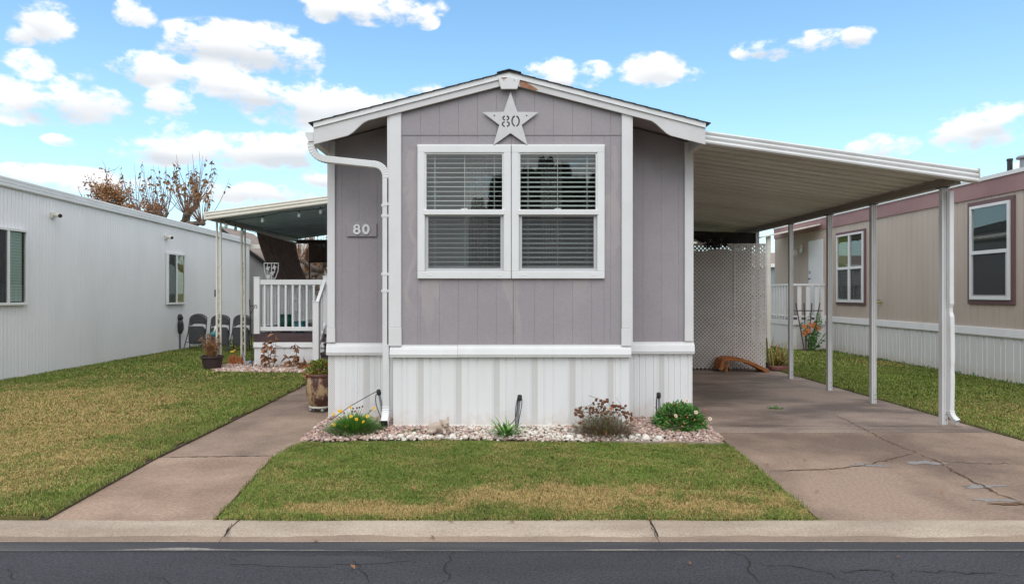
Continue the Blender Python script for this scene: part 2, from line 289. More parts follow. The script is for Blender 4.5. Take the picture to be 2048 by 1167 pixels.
# ------------------------------------------------------------------ mesh helpers
ORG = {}
FINE = {'foliage', 'leaves', 'twigs', 'shoots', 'dry_stems', 'withered_leaves', 'dead_leaves', 'stems', 'stalks', 'branches', 'orange_leaves', 'dry_leaves', 'crown', 'vine_leaf_cluster'}
class MB:
    def __init__(s): s.v = []; s.f = []
    def add(s, vs, fs):
        n = len(s.v); s.v += [tuple(p) for p in vs]; s.f += [tuple(i + n for i in f) for f in fs]; return s
    def box(s, x0, x1, y0, y1, z0, z1):
        return s.add([(x0, y0, z0), (x1, y0, z0), (x1, y1, z0), (x0, y1, z0), (x0, y0, z1), (x1, y0, z1), (x1, y1, z1), (x0, y1, z1)],
                     [(0, 3, 2, 1), (4, 5, 6, 7), (0, 1, 5, 4), (1, 2, 6, 5), (2, 3, 7, 6), (3, 0, 4, 7)])
    def prism(s, pts, plane, c0, c1):                # 2-D outline extruded along the third axis
        def p3(a, b, c): return {'xz': (a, c, b), 'yz': (c, a, b), 'xy': (a, b, c)}[plane]
        n = len(pts)
        vs = [p3(a, b, c0) for a, b in pts] + [p3(a, b, c1) for a, b in pts]
        return s.add(vs, [tuple(range(n)), tuple(range(2 * n - 1, n - 1, -1))] + [(i, (i + 1) % n, n + (i + 1) % n, n + i) for i in range(n)])
    def tube(s, path, r, n=8, sec=None, up=None, caps=True):
        P = [Vector(p) for p in path]; k = len(P)
        rs = r if isinstance(r, (list, tuple)) else [r] * k
        if sec is None: sec = [(math.cos(2 * math.pi * i / n), math.sin(2 * math.pi * i / n)) for i in range(n)]
        n = len(sec); base = len(s.v); u = None
        for i in range(k):
            t = (P[min(i + 1, k - 1)] - P[max(i - 1, 0)]).normalized()
            if u is None:
                a = Vector(up) if up else (Vector((0, 0, 1)) if abs(t.z) < .9 else Vector((1, 0, 0)))
                u = (a - t * a.dot(t)).normalized()
            else:
                u = u - t * u.dot(t)
                u = u.normalized() if u.length > 1e-6 else t.orthogonal().normalized()
            w = t.cross(u)
            for (a, b) in sec: s.v.append(tuple(P[i] + u * (a * rs[i]) + w * (b * rs[i])))
        for i in range(k - 1):
            for j in range(n):
                a = base + i * n + j; b = base + i * n + (j + 1) % n
                s.f.append((a, b, b + n, a + n))
        if caps:
            s.f.append(tuple(base + j for j in reversed(range(n)))); s.f.append(tuple(base + (k - 1) * n + j for j in range(n)))
        return s
    def lathe(s, prof, n=24, c=(0, 0, 0)):
        base = len(s.v)
        for (r, z) in prof:
            for j in range(n):
                a = 2 * math.pi * j / n; s.v.append((c[0] + r * math.cos(a), c[1] + r * math.sin(a), c[2] + z))
        for i in range(len(prof) - 1):
            for j in range(n):
                a = base + i * n + j; b = base + i * n + (j + 1) % n
                s.f.append((a, b, b + n, a + n))
        s.f.append(tuple(base + j for j in reversed(range(n)))); s.f.append(tuple(base + (len(prof) - 1) * n + j for j in range(n)))
        return s
    def ball(s, c, r, nu=10, nv=6):
        rx, ry, rz = r if isinstance(r, tuple) else (r, r, r)
        base = len(s.v); s.v.append((c[0], c[1], c[2] - rz))
        for i in range(1, nv):
            ph = -math.pi / 2 + math.pi * i / nv
            for j in range(nu):
                a = 2 * math.pi * j / nu; s.v.append((c[0] + rx * math.cos(ph) * math.cos(a), c[1] + ry * math.cos(ph) * math.sin(a), c[2] + rz * math.sin(ph)))
        s.v.append((c[0], c[1], c[2] + rz)); top = len(s.v) - 1
        for j in range(nu):
            s.f.append((base, base + 1 + (j + 1) % nu, base + 1 + j)); q = base + 1 + (nv - 2) * nu
            s.f.append((q + j, q + (j + 1) % nu, top))
        for i in range(nv - 2):
            for j in range(nu):
                a = base + 1 + i * nu + j; b = base + 1 + i * nu + (j + 1) % nu
                s.f.append((a, b, b + nu, a + nu))
        return s
    def leaf(s, p, d, l, w, up=None, fold=.25):      # a folded pointed leaf
        p = Vector(p); d = Vector(d).normalized(); u = Vector(up) if up else Vector((rnd.gauss(0, 1), rnd.gauss(0, 1), rnd.gauss(0, 1)))
        sd_ = d.cross(u)
        if sd_.length < 1e-4: sd_ = d.orthogonal()
        sd_.normalize(); nn = sd_.cross(d)
        a = p; b = p + d * l; m = p + d * (l * .45); e = nn * (w * fold)
        return s.add([a, m + sd_ * w * .5 + e, b, m - sd_ * w * .5 + e, m], [(0, 1, 4), (1, 2, 4), (2, 3, 4), (3, 0, 4)])
    def blade(s, p, d, l, w, droop=.5, seg=3):       # strap leaf that arches over
        p = Vector(p); d = Vector(d).normalized(); h = Vector((d.x, d.y, 0)); h = h.normalized() if h.length > 1e-3 else Vector((1, 0, 0))
        sd_ = Vector((-h.y, h.x, 0)); base = len(s.v); q = p.copy(); dd = d.copy()
        for i in range(seg + 1):
            t = i / seg; ww = w * (1 - t ** 2 * .92) * (.65 + .6 * t if t < .5 else .95)
            s.v += [tuple(q - sd_ * ww / 2), tuple(q + sd_ * ww / 2)]
            q = q + dd * (l / seg); dd = (dd + Vector((0, 0, -droop)) * (1 / seg) * (1 + t)).normalized()
        for i in range(seg):
            a = base + 2 * i; s.f.append((a, a + 1, a + 3, a + 2))
        return s
    def map(s, fn): s.v = [fn(*p) for p in s.v]; return s
    def mesh(s, name, m, smooth=False, bevel=0.0, fix=True):
        me = bpy.data.meshes.new(name); me.from_pydata(s.v, [], s.f)
        if fix or bevel:
            bm = bmesh.new(); bm.from_mesh(me); bmesh.ops.recalc_face_normals(bm, faces=bm.faces)
            if bevel:
                ed = [e for e in bm.edges if len(e.link_faces) == 2 and e.calc_face_angle(0) > .6]
                bmesh.ops.bevel(bm, geom=ed, offset=bevel, segments=1, affect='EDGES', clamp_overlap=True)
            bm.to_mesh(me); bm.free()
        me.materials.append(M[m] if isinstance(m, str) else m)
        if smooth: me.polygons.foreach_set('use_smooth', [True] * len(me.polygons))
        return me
    def build(s, name, m, parent=None, smooth=False, bevel=0.0, local=False, fix=True):
        o = place(s.mesh(name, m, smooth, bevel, fix), name, parent, local=local)
        if parent is not None and name in FINE: o['kind'] = 'stuff'
        return o
def place(me, name, parent=None, loc=(0, 0, 0), local=False, rot=None):
    o = bpy.data.objects.new(name, me); COL.objects.link(o); l = Vector(loc)
    if parent is not None:
        o.parent = parent
        if not local: l = l - ORG.get(parent.name, Vector((0, 0, 0)))
    o.location = l
    if rot: o.rotation_euler = rot
    ORG[o.name] = Vector(loc) if not local else Vector((0, 0, 0))
    return o
def tag(o, label=None, cat=None, group=None, kind=None):
    for k, v in (('label', label), ('category', cat), ('group', group), ('kind', kind)):
        if v: o[k] = v
    return o
def thing(name, label, cat, loc=(0, 0, 0), rz=0.0, group=None):
    o = bpy.data.objects.new(name, None); COL.objects.link(o); o.location = loc; o.rotation_euler = (0, 0, rz); o.empty_display_size = .1
    ORG[o.name] = Vector(loc); return tag(o, label, cat, group)
def struct(o, label, cat): return tag(o, label, cat, kind='structure')
def font_mesh(text, size, extrude, bold=0.0, name='numeral'):
    c = bpy.data.curves.new(name, 'FONT'); c.body = text; c.size = size; c.extrude = extrude; c.offset = bold; c.align_x = 'CENTER'; c.align_y = 'CENTER'
    return curve_mesh(c)
def curve_mesh(c):
    o = bpy.data.objects.new('tmp_curve', c); COL.objects.link(o)
    me = bpy.data.meshes.new_from_object(o.evaluated_get(bpy.context.evaluated_depsgraph_get())); bpy.data.objects.remove(o); return me

# ================================================================== THE SETTING
ROADZ = -0.030
g_ = MB().add([(-400, -400, -.14), (400, -400, -.14), (400, 900, -.14), (-400, 900, -.14)], [(0, 1, 2, 3)]).build('ground', 'far_ground'); struct(g_, 'dull green open ground beyond the yards', 'ground')
road = MB().box(-60, 60, -4.2, 3.935, -.13, ROADZ).build('road', 'asphalt'); struct(road, 'dark grey asphalt street along the kerb', 'road')
MB().box(-60, 60, 3.79, 3.933, ROADZ - .02, ROADZ + .004).build('asphalt_edge_strip', 'asphalt_edge', road)
mat('worn_edge', rgb(150, 143, 136), .9, rgb(112, 108, 106), 4, 7, .4, .6, stretch=(.5, 3, 1), fine=.3, fscale=50)
mb = MB(); n = 260
for i in range(n + 1):
    x = -4 + 9 * i / n; w = max(0, .008 + .016 * mnoise.noise((x * 1.3, .5, 2)) + .008 * mnoise.noise((x * 8, .5, 2)) + (.03 * math.exp(-((x + 1.9) / .25) ** 2)))
    mb.v += [(x, 3.796, ROADZ + .0075), (x, 3.796 + w, ROADZ + .0075)]
for i in range(n): mb.f.append((2 * i, 2 * i + 1, 2 * i + 3, 2 * i + 2))
mb.build('worn_pale_line', 'worn_edge', road)
def blob(cx, cy, rx, ry, z, n=40, seed=0, amp=.35):
    q = random.Random(seed); ph = [q.uniform(0, 6.28) for _ in range(6)]
    pts = []
    for i in range(n):
        a = 2 * math.pi * i / n
        r = 1 + amp * (.5 * math.sin(2 * a + ph[0]) + .35 * math.sin(3 * a + ph[1]) + .3 * math.sin(5 * a + ph[2]) + .2 * math.sin(9 * a + ph[3]) + .14 * math.sin(14 * a + ph[4]))
        pts.append((cx + rx * r * math.cos(a), cy + ry * r * math.sin(a), z))
    return MB().add([(cx, cy, z)] + pts, [(0, 1 + i, 1 + (i + 1) % n) for i in range(n)])
def crack(parent, pix, w, z, m='crack', seed=1, jit=.012, off=.004):
    q = random.Random(seed); pts = [Vector(G(x, y, z)) for x, y in pix]; fine = []
    for a, b in zip(pts, pts[1:]):
        k = max(2, int((b - a).length / .035))
        for i in range(k): fine.append(a.lerp(b, i / k))
    fine.append(pts[-1]); mb = MB(); L = []
    for i, p in enumerate(fine):
        t = (fine[min(i + 1, len(fine) - 1)] - fine[max(i - 1, 0)]).normalized(); n = Vector((-t.y, t.x, 0))
        o = n * q.gauss(0, jit); ww = w * q.uniform(.35, 1.25) * (min(1, .25 + i / 6, .25 + (len(fine) - 1 - i) / 6))
        L.append((p + o + n * ww / 2, p + o - n * ww / 2))
    for a, b in L: mb.v += [(a.x, a.y, z + off), (b.x, b.y, z + off)]
    for i in range(len(L) - 1): mb.f.append((2 * i, 2 * i + 1, 2 * i + 3, 2 * i + 2))
    return mb.build('crack', m, parent)
# road wear: sealed patch, cracks
def GX(px, py): return G(px, py, ROADZ)
a = GX(600, 1122); sp_ = blob(a[0] + .05, a[1] + .01, .42, .085, ROADZ + .002, n=80, seed=4, amp=.3).build('sealed_patch', 'asphalt_seal', road)
for i, pix in enumerate([[(905, 1103), (895, 1125), (885, 1140), (900, 1152), (880, 1167)], [(700, 1120), (720, 1138), (735, 1150), (738, 1168)],
                         [(1455, 1103), (1490, 1112), (1502, 1130), (1505, 1145), (1520, 1165)], [(1510, 1128), (1580, 1132), (1650, 1142), (1700, 1166)],
                         [(30, 1132), (15, 1150), (22, 1166)], [(1655, 1144), (1780, 1140), (1790, 1166)], [(300, 1150), (330, 1162), (350, 1168)], [(1800, 1143), (1960, 1146), (2046, 1150)]]):
    crack(road, pix, .007, ROADZ, seed=20 + i)
# rolled concrete kerb in cast lengths
kerb = tag(bpy.data.objects.new('kerb', None), 'rolled concrete kerb along the street', 'kerb', kind='structure'); COL.objects.link(kerb); ORG['kerb'] = Vector((0, 0, 0))
kprof = [(4.215, -.12), (4.215, .006), (4.18, .010), (4.08, .008), (4.02, -.001), (3.97, -.014), (3.938, -.030), (3.930, -.045), (3.93, -.12)]
xs = [-40, -24, -12, -6.2, -1.705, 0.952, 5.2, 9, 14, 24, 40]
def kseg(x0, x1, seed):
    mb = MB(); q = random.Random(seed); n = max(2, int((x1 - x0) / .12)) if abs(x0) < 10 else 3; k = len(kprof)
    for i in range(n + 1):
        x = x0 + (x1 - x0) * i / n
        for (y, z) in kprof:
            e = (mnoise.noise((x * 3, y * 9, 1.3)) * .008) if z > -.1 and abs(x0) < 10 else 0
            sk = .06 * (y - 3.93) if i in (0, n) else 0
            mb.v.append((x + (-sk if x0 > -6 and x0 < 0 else sk) * 0, y + e * .6, z + e * .5))
    for i in range(n):
        for j in range(k - 1):
            a = i * k + j; mb.f.append((a, a + 1, a + k + 1, a + k))
    mb.f.append(tuple(range(k))); mb.f.append(tuple(range(n * k + k - 1, n * k - 1, -1)))
    return mb
for i, (a, b) in enumerate(zip(xs, xs[1:])):
    kseg(a + .006, b - .006, i).build('kerb_length', 'kerb', kerb)
MB().box(-40, 40, 3.94, 4.2, -.13, -.028).build('kerb_bed', 'crack', kerb)
# grime line at the foot of the kerb
gp = [(3.965, -.0105), (3.94, -.0255)]
mb = MB(); n = 300
for i in range(n + 1):
    x = -7 + 15 * i / n; w = .5 + .5 * mnoise.noise((x * 1.7, 3, 1)) + .25 * mnoise.noise((x * 7, 1, 1))
    y1 = 3.955 + .045 * max(.05, w)
    def kz(y):
        for (ya, za), (yb, zb) in zip(kprof, kprof[1:]):
            if yb <= y <= ya: return za + (zb - za) * (ya - y) / (ya - yb + 1e-9)
        return -.03
    for y in (3.932, 3.955, (3.955 + y1) / 2, y1): mb.v.append((x, y, kz(y) + .0035 + mnoise.noise((x * 3, y * 9, 1.3)) * .004))
for i in range(n):
    for j in range(3): a = i * 4 + j; mb.f.append((a, a + 1, a + 5, a + 4))
mb.build('grime_line', 'kerb_grime', kerb, smooth=True)
crack(kerb, [(463, 1046), (452, 1066), (440, 1086)], .012, .0105, seed=3, jit=.006)
crack(kerb, [(1302, 1044), (1310, 1066), (1318, 1086)], .010, .0105, seed=5, jit=.006)

# ---- driveway: cast slabs
drive = tag(bpy.data.objects.new('driveway', None), 'brown-grey concrete driveway with cracks under the carport', 'driveway', kind='structure'); COL.objects.link(drive); ORG['driveway'] = Vector((0, 0, 0))
def slab(parent, pts, m, z=0.0, name='slab', bev=.002):
    return MB().prism([(p[0], p[1]) for p in pts], 'xy', -.10, z).build(name, m, parent, bevel=bev)
DL = lambda y: 2.07 + (y - 4.2) * .068 if y < 6.5 else 2.225     # left edge of the driveway
g6 = .006
yj = [4.22, 6.12, 8.05, 10.3, 12.6, 17.0]
ym = ['concrete_drive', 'concrete_drive', 'concrete_port', 'concrete_port', 'concrete_port']
slab(drive, [(DL(4.22), 4.22), (5.215, 4.22), (5.215, 6.12 - g6), (DL(6.12), 6.12 - g6)], 'concrete_drive')
slab(drive, [(DL(6.12), 6.12 + g6), (5.215, 6.12 + g6), (5.215, 6.9 - g6), (2.225, 6.9 - g6), (2.225, 6.5)], 'concrete_drive', z=-.002)
for a, b in zip((6.9, 8.75, 10.6, 12.6), (8.75, 10.6, 12.6, 17)):
    slab(drive, [(2.2, a + g6), (5.215, a + g6), (5.215, b - g6), (2.2, b - g6)], 'concrete_port', z=.001)
slab(drive, [(5.215, 4.22), (8.6, 4.22), (8.6, 5.2), (5.215, 5.2)], 'concrete_drive', z=-.003)
for i, (pix, w, m) in enumerate([([(1535, 942), (1600, 940), (1680, 937), (1740, 928), (1790, 915), (1828, 907)], .016, 'crack_soil'),
      ([(1665, 828), (1700, 843), (1748, 868), (1780, 884), (1835, 907)], .012, 'crack_soil'), ([(1835, 907), (1870, 920), (1905, 940), (1945, 962), (1990, 985), (2046, 1006)], .018, 'crack_soil'),
      ([(1880, 922), (1950, 926), (2046, 928)], .010, 'crack'), ([(1545, 943), (1640, 939), (1700, 936)], .006, 'crack'), ([(1900, 938), (1935, 957), (1990, 986)], .006, 'crack')]):
    crack(drive, pix, w, .0, m, seed=40 + i, jit=.01, off=.004 + .001 * (i % 3))
for i, (x, y, rx, ry) in enumerate([(1850, 925, .13, .07), (1735, 930, .13, .045), (1965, 972, .16, .04), (1990, 1000, .14, .035)]):
    p = G(x, y); blob(p[0], p[1], rx, ry, .0028, seed=60 + i, amp=.6).build('mortar_patch', 'patch_grey', drive)
p = G(2040, 1008); blob(p[0], p[1], .14, .035, .0055, seed=71, amp=.6).build('soil_patch', 'crack_soil', drive)
# ---- front walk
walk = tag(bpy.data.objects.new('walkway', None), 'pinkish concrete walk from the kerb past the porch', 'walkway', kind='structure'); COL.objects.link(walk); ORG['walkway'] = Vector((0, 0, 0))
WL = [(90, 1042), (320, 916), (470, 838), (612, 770)]; WR = [(425, 1042), (545, 912), (600, 887)]
A0, A1, A3 = G(90, 1042), G(320, 914), G(614, 768)
B0, B1, B2 = G(424, 1042), G(548, 911), G(601, 886)
slab(walk, [A0, B0, (B1[0], B1[1] - .011), (A1[0], A1[1] - .011)], 'concrete', z=.002)
slab(walk, [(A1[0], A1[1] + .011), (B1[0], B1[1] + .011), B2, (-1.99, 7.4), (-1.99, 8.9), (-3.13, 8.9)], 'concrete_drive', z=-.002)
MB().prism([(A1[0], A1[1] - .02), (B1[0], B1[1] - .02), (B1[0], B1[1] + .02), (A1[0], A1[1] + .02)], 'xy', -.1, -.012).build('joint_soil', 'crack', walk)
for y_ in (6.12, 6.9, 8.75, 10.6): MB().box(DL(y_) + .01, 5.21, y_ - .02, y_ + .02, -.1, -.012).build('joint_soil', 'crack', drive)
slab(walk, [(-3.13, 8.912), (-1.99, 8.912), (-1.99, 12.6), (-3.2, 12.6)], 'concrete_drive', z=.0)

crack(walk, [(322, 914.5), (548, 911.5)], .020, .0, 'crack', seed=81, jit=.003, off=.0045)
for (a_, b_, sd_) in (((1465, 878), (1990, 878), 82),):
    crack(drive, [(1450, 851), (1895, 853), (2046, 853)], .010, .0, 'crack', seed=83, jit=.003, off=.0045)
crack(drive, [(1420, 803), (1765, 804)], .007, .0, 'crack', seed=84, jit=.003, off=.0045)
# ---- lawns: soil sheet plus grass
def lawn(name, label, pts, z):
    o = MB().prism([(p[0], p[1]) for p in pts], 'xy', -.12, z).build(name, 'lawn_soil'); return struct(o, label, 'lawn')
FL = [(B0[0] + .03, 4.222), (DL(4.2) - .02, 4.222), (DL(6.2) - .02, 6.2), (2.17, 6.33), (1.0, 6.37), (-.4, 6.44), (-1.3, 6.43), (-1.98, 6.35), (B1[0] + .03, B1[1])]
LL = [(-9, 4.222), (A0[0] - .04, 4.222), (A1[0] - .04, A1[1]), (-3.13 - .02, 8.9), (-3.2, 11.75), (-5.2, 11.85), (-5.65, 12.4), (-5.2, 13.6), (-4.96, 13.4), (-4.96, 22), (-9, 22)]
RL = [(5.24, 6.3), (5.24, 12.5), (5.6, 12.9), (5.24, 17), (5.24, 24), (9, 24), (9, 5.2), (8.6, 5.2), (5.24, 5.2)]
lawn('front_lawn', 'front lawn patch between walk and driveway', FL, .0)
lawn('side_lawn', 'wide lawn beside the white neighbouring home', LL, .028)
lawn('right_lawn', 'narrow lawn strip between driveway and beige home', RL, .015)

def inside(px_, py_, poly):
    r = np.zeros(len(px_), bool); n = len(poly); j = n - 1
    for i in range(n):
        xi, yi = poly[i][0], poly[i][1]; xj, yj_ = poly[j][0], poly[j][1]
        c = ((yi > py_) != (yj_ > py_)) & (px_ < (xj - xi) * (py_ - yi) / (yj_ - yi + 1e-12) + xi)
        r ^= c; j = i
    return r
def vnoise(x, y, sc, seed):                          # smooth value noise on numpy arrays
    q = np.random.default_rng(seed); T = q.random((64, 64)); X = x * sc + 100; Y = y * sc + 100
    xi = np.floor(X).astype(int); yi = np.floor(Y).astype(int); fx = X - xi; fy = Y - yi
    fx = fx * fx * (3 - 2 * fx); fy = fy * fy * (3 - 2 * fy)
    g = lambda a, b: T[a % 64, b % 64]
    return (g(xi, yi) * (1 - fx) + g(xi + 1, yi) * fx) * (1 - fy) + (g(xi, yi + 1) * (1 - fx) + g(xi + 1, yi + 1) * fx) * fy
def fbm(x, y, sc, seed): return .5 * vnoise(x, y, sc, seed) + .3 * vnoise(x, y, sc * 2.3, seed + 1) + .2 * vnoise(x, y, sc * 5.1, seed + 2)
def raw_mesh(name, V, tri_idx, tone, m):
    me = bpy.data.meshes.new(name); nv = len(V); nf = len(tri_idx)
    me.vertices.add(nv); me.vertices.foreach_set('co', V.astype(np.float32).ravel())
    me.loops.add(nf * 3); me.loops.foreach_set('vertex_index', tri_idx.astype(np.int32).ravel())
    me.polygons.add(nf); me.polygons.foreach_set('loop_start', np.arange(0, nf * 3, 3, dtype=np.int32))
    me.update(calc_edges=True)
    at = me.attributes.new('tone', 'FLOAT_COLOR', 'POINT'); at.data.foreach_set('color', tone.astype(np.float32).ravel())
    me.materials.append(M[m]); return me
def grass(name, label, poly, z, bands, dryf):
    Vs, Ts, Cs = [], [], []; base = 0
    for (y0, y1, dens, h, w, x0, x1) in bands:
        n = int((x1 - x0) * (y1 - y0) * dens)
        x = nrng.uniform(x0, x1, n); y = nrng.uniform(y0, y1, n); k = inside(x, y, poly); x, y = x[k], y[k]; n = len(x)
        dry = dryf(x, y)
        isdry = nrng.random(n) < dry
        clump = .45 + 1.1 * fbm(x, y, 7.0, 77)
        hh = h * clump * nrng.uniform(.6, 1.35, n) * np.where(isdry, .85, 1); ww = w * nrng.uniform(.7, 1.3, n)
        az = 6 * np.pi * vnoise(x, y, 8.0, 41) + nrng.normal(0, 2.2, n); lean = np.where(isdry, nrng.uniform(.3, 1.5, n), nrng.uniform(.25, 1.25, n))
        dx, dy = np.cos(az), np.sin(az); sa = az + nrng.uniform(.8, 2.3, n); sx, sy = np.cos(sa) * ww / 2, np.sin(sa) * ww / 2
        zz = z + np.zeros(n)
        p0 = np.stack([x - sx, y - sy, zz], 1); p1 = np.stack([x + sx, y + sy, zz], 1)
        mx_, my_ = x + dx * hh * lean * .3, y + dy * hh * lean * .3
        p2 = np.stack([mx_ - sx * .8, my_ - sy * .8, zz + hh * .6], 1); p3 = np.stack([mx_ + sx * .8, my_ + sy * .8, zz + hh * .6], 1)
        p4 = np.stack([x + dx * hh * lean, y + dy * hh * lean, zz + hh * (1 - .28 * lean)], 1)
        V = np.stack([p0, p1, p2, p3, p4], 1).reshape(-1, 3)
        b = base + np.arange(n)[:, None] * 5
        T = np.stack([b + np.array([0, 1, 3]), b + np.array([0, 3, 2]), b + np.array([2, 3, 4])], 1).reshape(-1, 3)
        t = nrng.random((n, 1)); u = nrng.random((n, 1)); big = fbm(x, y, .9, 31)[:, None]
        green = (1 - t) * np.array([.088, .160, .024]) + t * np.array([.240, .290, .060]); green = green * (.60 + .55 * big + .25 * fbm(x, y, 9.0, 77)[:, None])
        straw = (1 - u) * np.array([.40, .265, .095]) + u * np.array([.66, .48, .22])
        C = np.where(isdry[:, None], straw, green); C = np.concatenate([C, np.ones((n, 1))], 1)
        Vs.append(V); Ts.append(T); Cs.append(np.repeat(C, 5, 0)); base += n * 5
    me = raw_mesh(name, np.concatenate(Vs), np.concatenate(Ts), np.concatenate(Cs), 'grass')
    o = bpy.data.objects.new(name, me); COL.objects.link(o); return tag(o, label, 'grass', kind='stuff')
def gs(x, y, cx, cy, rx, ry): return np.exp(-((x - cx) / rx) ** 2 - ((y - cy) / ry) ** 2)
def dry_front(x, y):
    e = .34 * gs(x, y, .55, 4.72, 1.1, .30) + .95 * gs(x, y, -1.0, 4.42, .55, .12) + .55 * gs(x, y, .45, 4.7, .75, .26) + .6 * gs(x, y, 1.75, 4.55, .3, .28) + .3 * gs(x, y, 1.0, 4.5, .8, .2)
    return np.clip(.20 + 1.25 * e * (-.25 + 2.4 * fbm(x, y, 4.5, 5)) + 1.1 * (fbm(x, y, 3.2, 9) - .5), .03, .90)
def dry_left(x, y):
    e = .75 * gs(x, y, -5.2, 7.6, 1.5, 1.7) + .55 * gs(x, y, -4.3, 5.6, 1.3, 1.1) + .6 * gs(x, y, -6.6, 9.0, 1.3, 1.3) + .4 * gs(x, y, -4.0, 4.7, .8, .5)
    e = e * np.clip(1.2 - 1.0 * gs(x, y, -3.2, 7.2, .45, 3), 0.2, 1.2)
    return np.clip(.18 + .80 * e * (.1 + 1.7 * fbm(x, y, 2.8, 15)) + .9 * (fbm(x, y, 2.4, 19) - .5), .04, .80)
def dry_right(x, y): return np.clip(.10 + .5 * gs(x, y, 6.2, 7.6, 1.2, 1.2) * (.4 + fbm(x, y, 2, 25)) + .5 * gs(x, y, 7.8, 13.5, .4, .6) + .3 * (fbm(x, y, 1.3, 29) - .5), .03, .7)
grass('front_grass', 'short patchy green and straw grass of the front lawn', FL, 0.0, [(4.18, 6.5, 34000, .029, .0031, -2.1, 2.3)], dry_front)
grass('side_grass', 'short grass with straw patches beside the white home', LL, .026, [(4.2, 7.2, 17000, .030, .0038, -6.6, -2.8), (7.2, 11, 7000, .038, .0055, -8.3, -2.9), (11, 17, 2800, .038, .009, -8.3, -3.1), (17, 22, 900, .05, .014, -8.3, -4.9)], dry_left)
grass('right_grass', 'short green grass between driveway and beige home', RL, .012, [(5.3, 9, 7500, .032, .0052, 5.22, 8.3), (9, 13, 4000, .036, .0075, 5.2, 8.3), (13, 20, 1200, .048, .012, 5.2, 8.3)], dry_right)
# ragged turf edges overhanging the concrete
def edge_tufts(name, label, pts, z, dens, h, seed):
    q = random.Random(seed); mb = MB()
    for a, b in zip(pts, pts[1:]):
        a, b = Vector((a[0], a[1], z)), Vector((b[0], b[1], z)); L_ = (b - a).length; d = (b - a).normalized(); nrm = Vector((-d.y, d.x, 0))
        for i in range(int(L_ * dens)):
            p = a.lerp(b, q.random()) + nrm * q.uniform(-.035, .008)
            if mnoise.noise(p * 5) < -.25: continue
            mb.blade(p, (q.gauss(0, .5) - nrm.x * -.5, q.gauss(0, .5) - nrm.y * -.5, 1), h * q.uniform(.5, 1.2), .005, .7, 2)
    n = len(mb.v); me = mb.mesh(name, 'grass', fix=False)
    at = me.attributes.new('tone', 'FLOAT_COLOR', 'POINT'); c = np.ones((n, 4), np.float32); t = nrng.random((n // 6 + 1, 1)).repeat(6, 0)[:n]
    c[:, :3] = (1 - t) * np.array([.10, .17, .03]) + t * np.array([.30, .29, .09]); at.data.foreach_set('color', c.ravel())
    o = bpy.data.objects.new(name, me); COL.objects.link(o); return tag(o, label, 'grass', kind='stuff')
edge_tufts('turf_edge', 'ragged turf edge along the left side of the walk', [(A0[0] - .03, 4.23), (A1[0] - .03, A1[1]), (-3.14, 8.9), (-3.2, 11.7)], .016, 700, .055, 1)
edge_tufts('turf_edge', 'ragged front lawn edge along the walk', list(reversed([(B0[0] + .02, 4.23), (B1[0] + .02, B1[1]), (-1.99, 6.34)])), .0, 300, .04, 2)
edge_tufts('turf_edge', 'ragged front lawn edge along the driveway', [(DL(4.2) - .02, 4.23), (DL(6.2) - .02, 6.25)], .0, 300, .04, 3)
edge_tufts('turf_edge', 'ragged turf edge along the right side of the driveway', list(reversed([(5.24, 5.3), (5.24, 12.4)])), .005, 260, .045, 4)
edge_tufts('turf_edge', 'ragged front lawn edge along the kerb', [(B0[0], 4.225), (DL(4.2), 4.225)], .0, 260, .035, 5)
MB().prism([(A0[0] - .045, 4.222), (A0[0] + .0, 4.222), (A1[0], A1[1]), (-3.125, 8.9), (-3.19, 11.7), (-3.23, 11.7), (-3.16, 8.9), (A1[0] - .045, A1[1])], 'xy', -.1, .012).build('soil_edge', 'soil', walk)
MB().box(5.213, 5.25, 5.2, 12.4, -.1, .006).build('soil_edge', 'soil', drive)

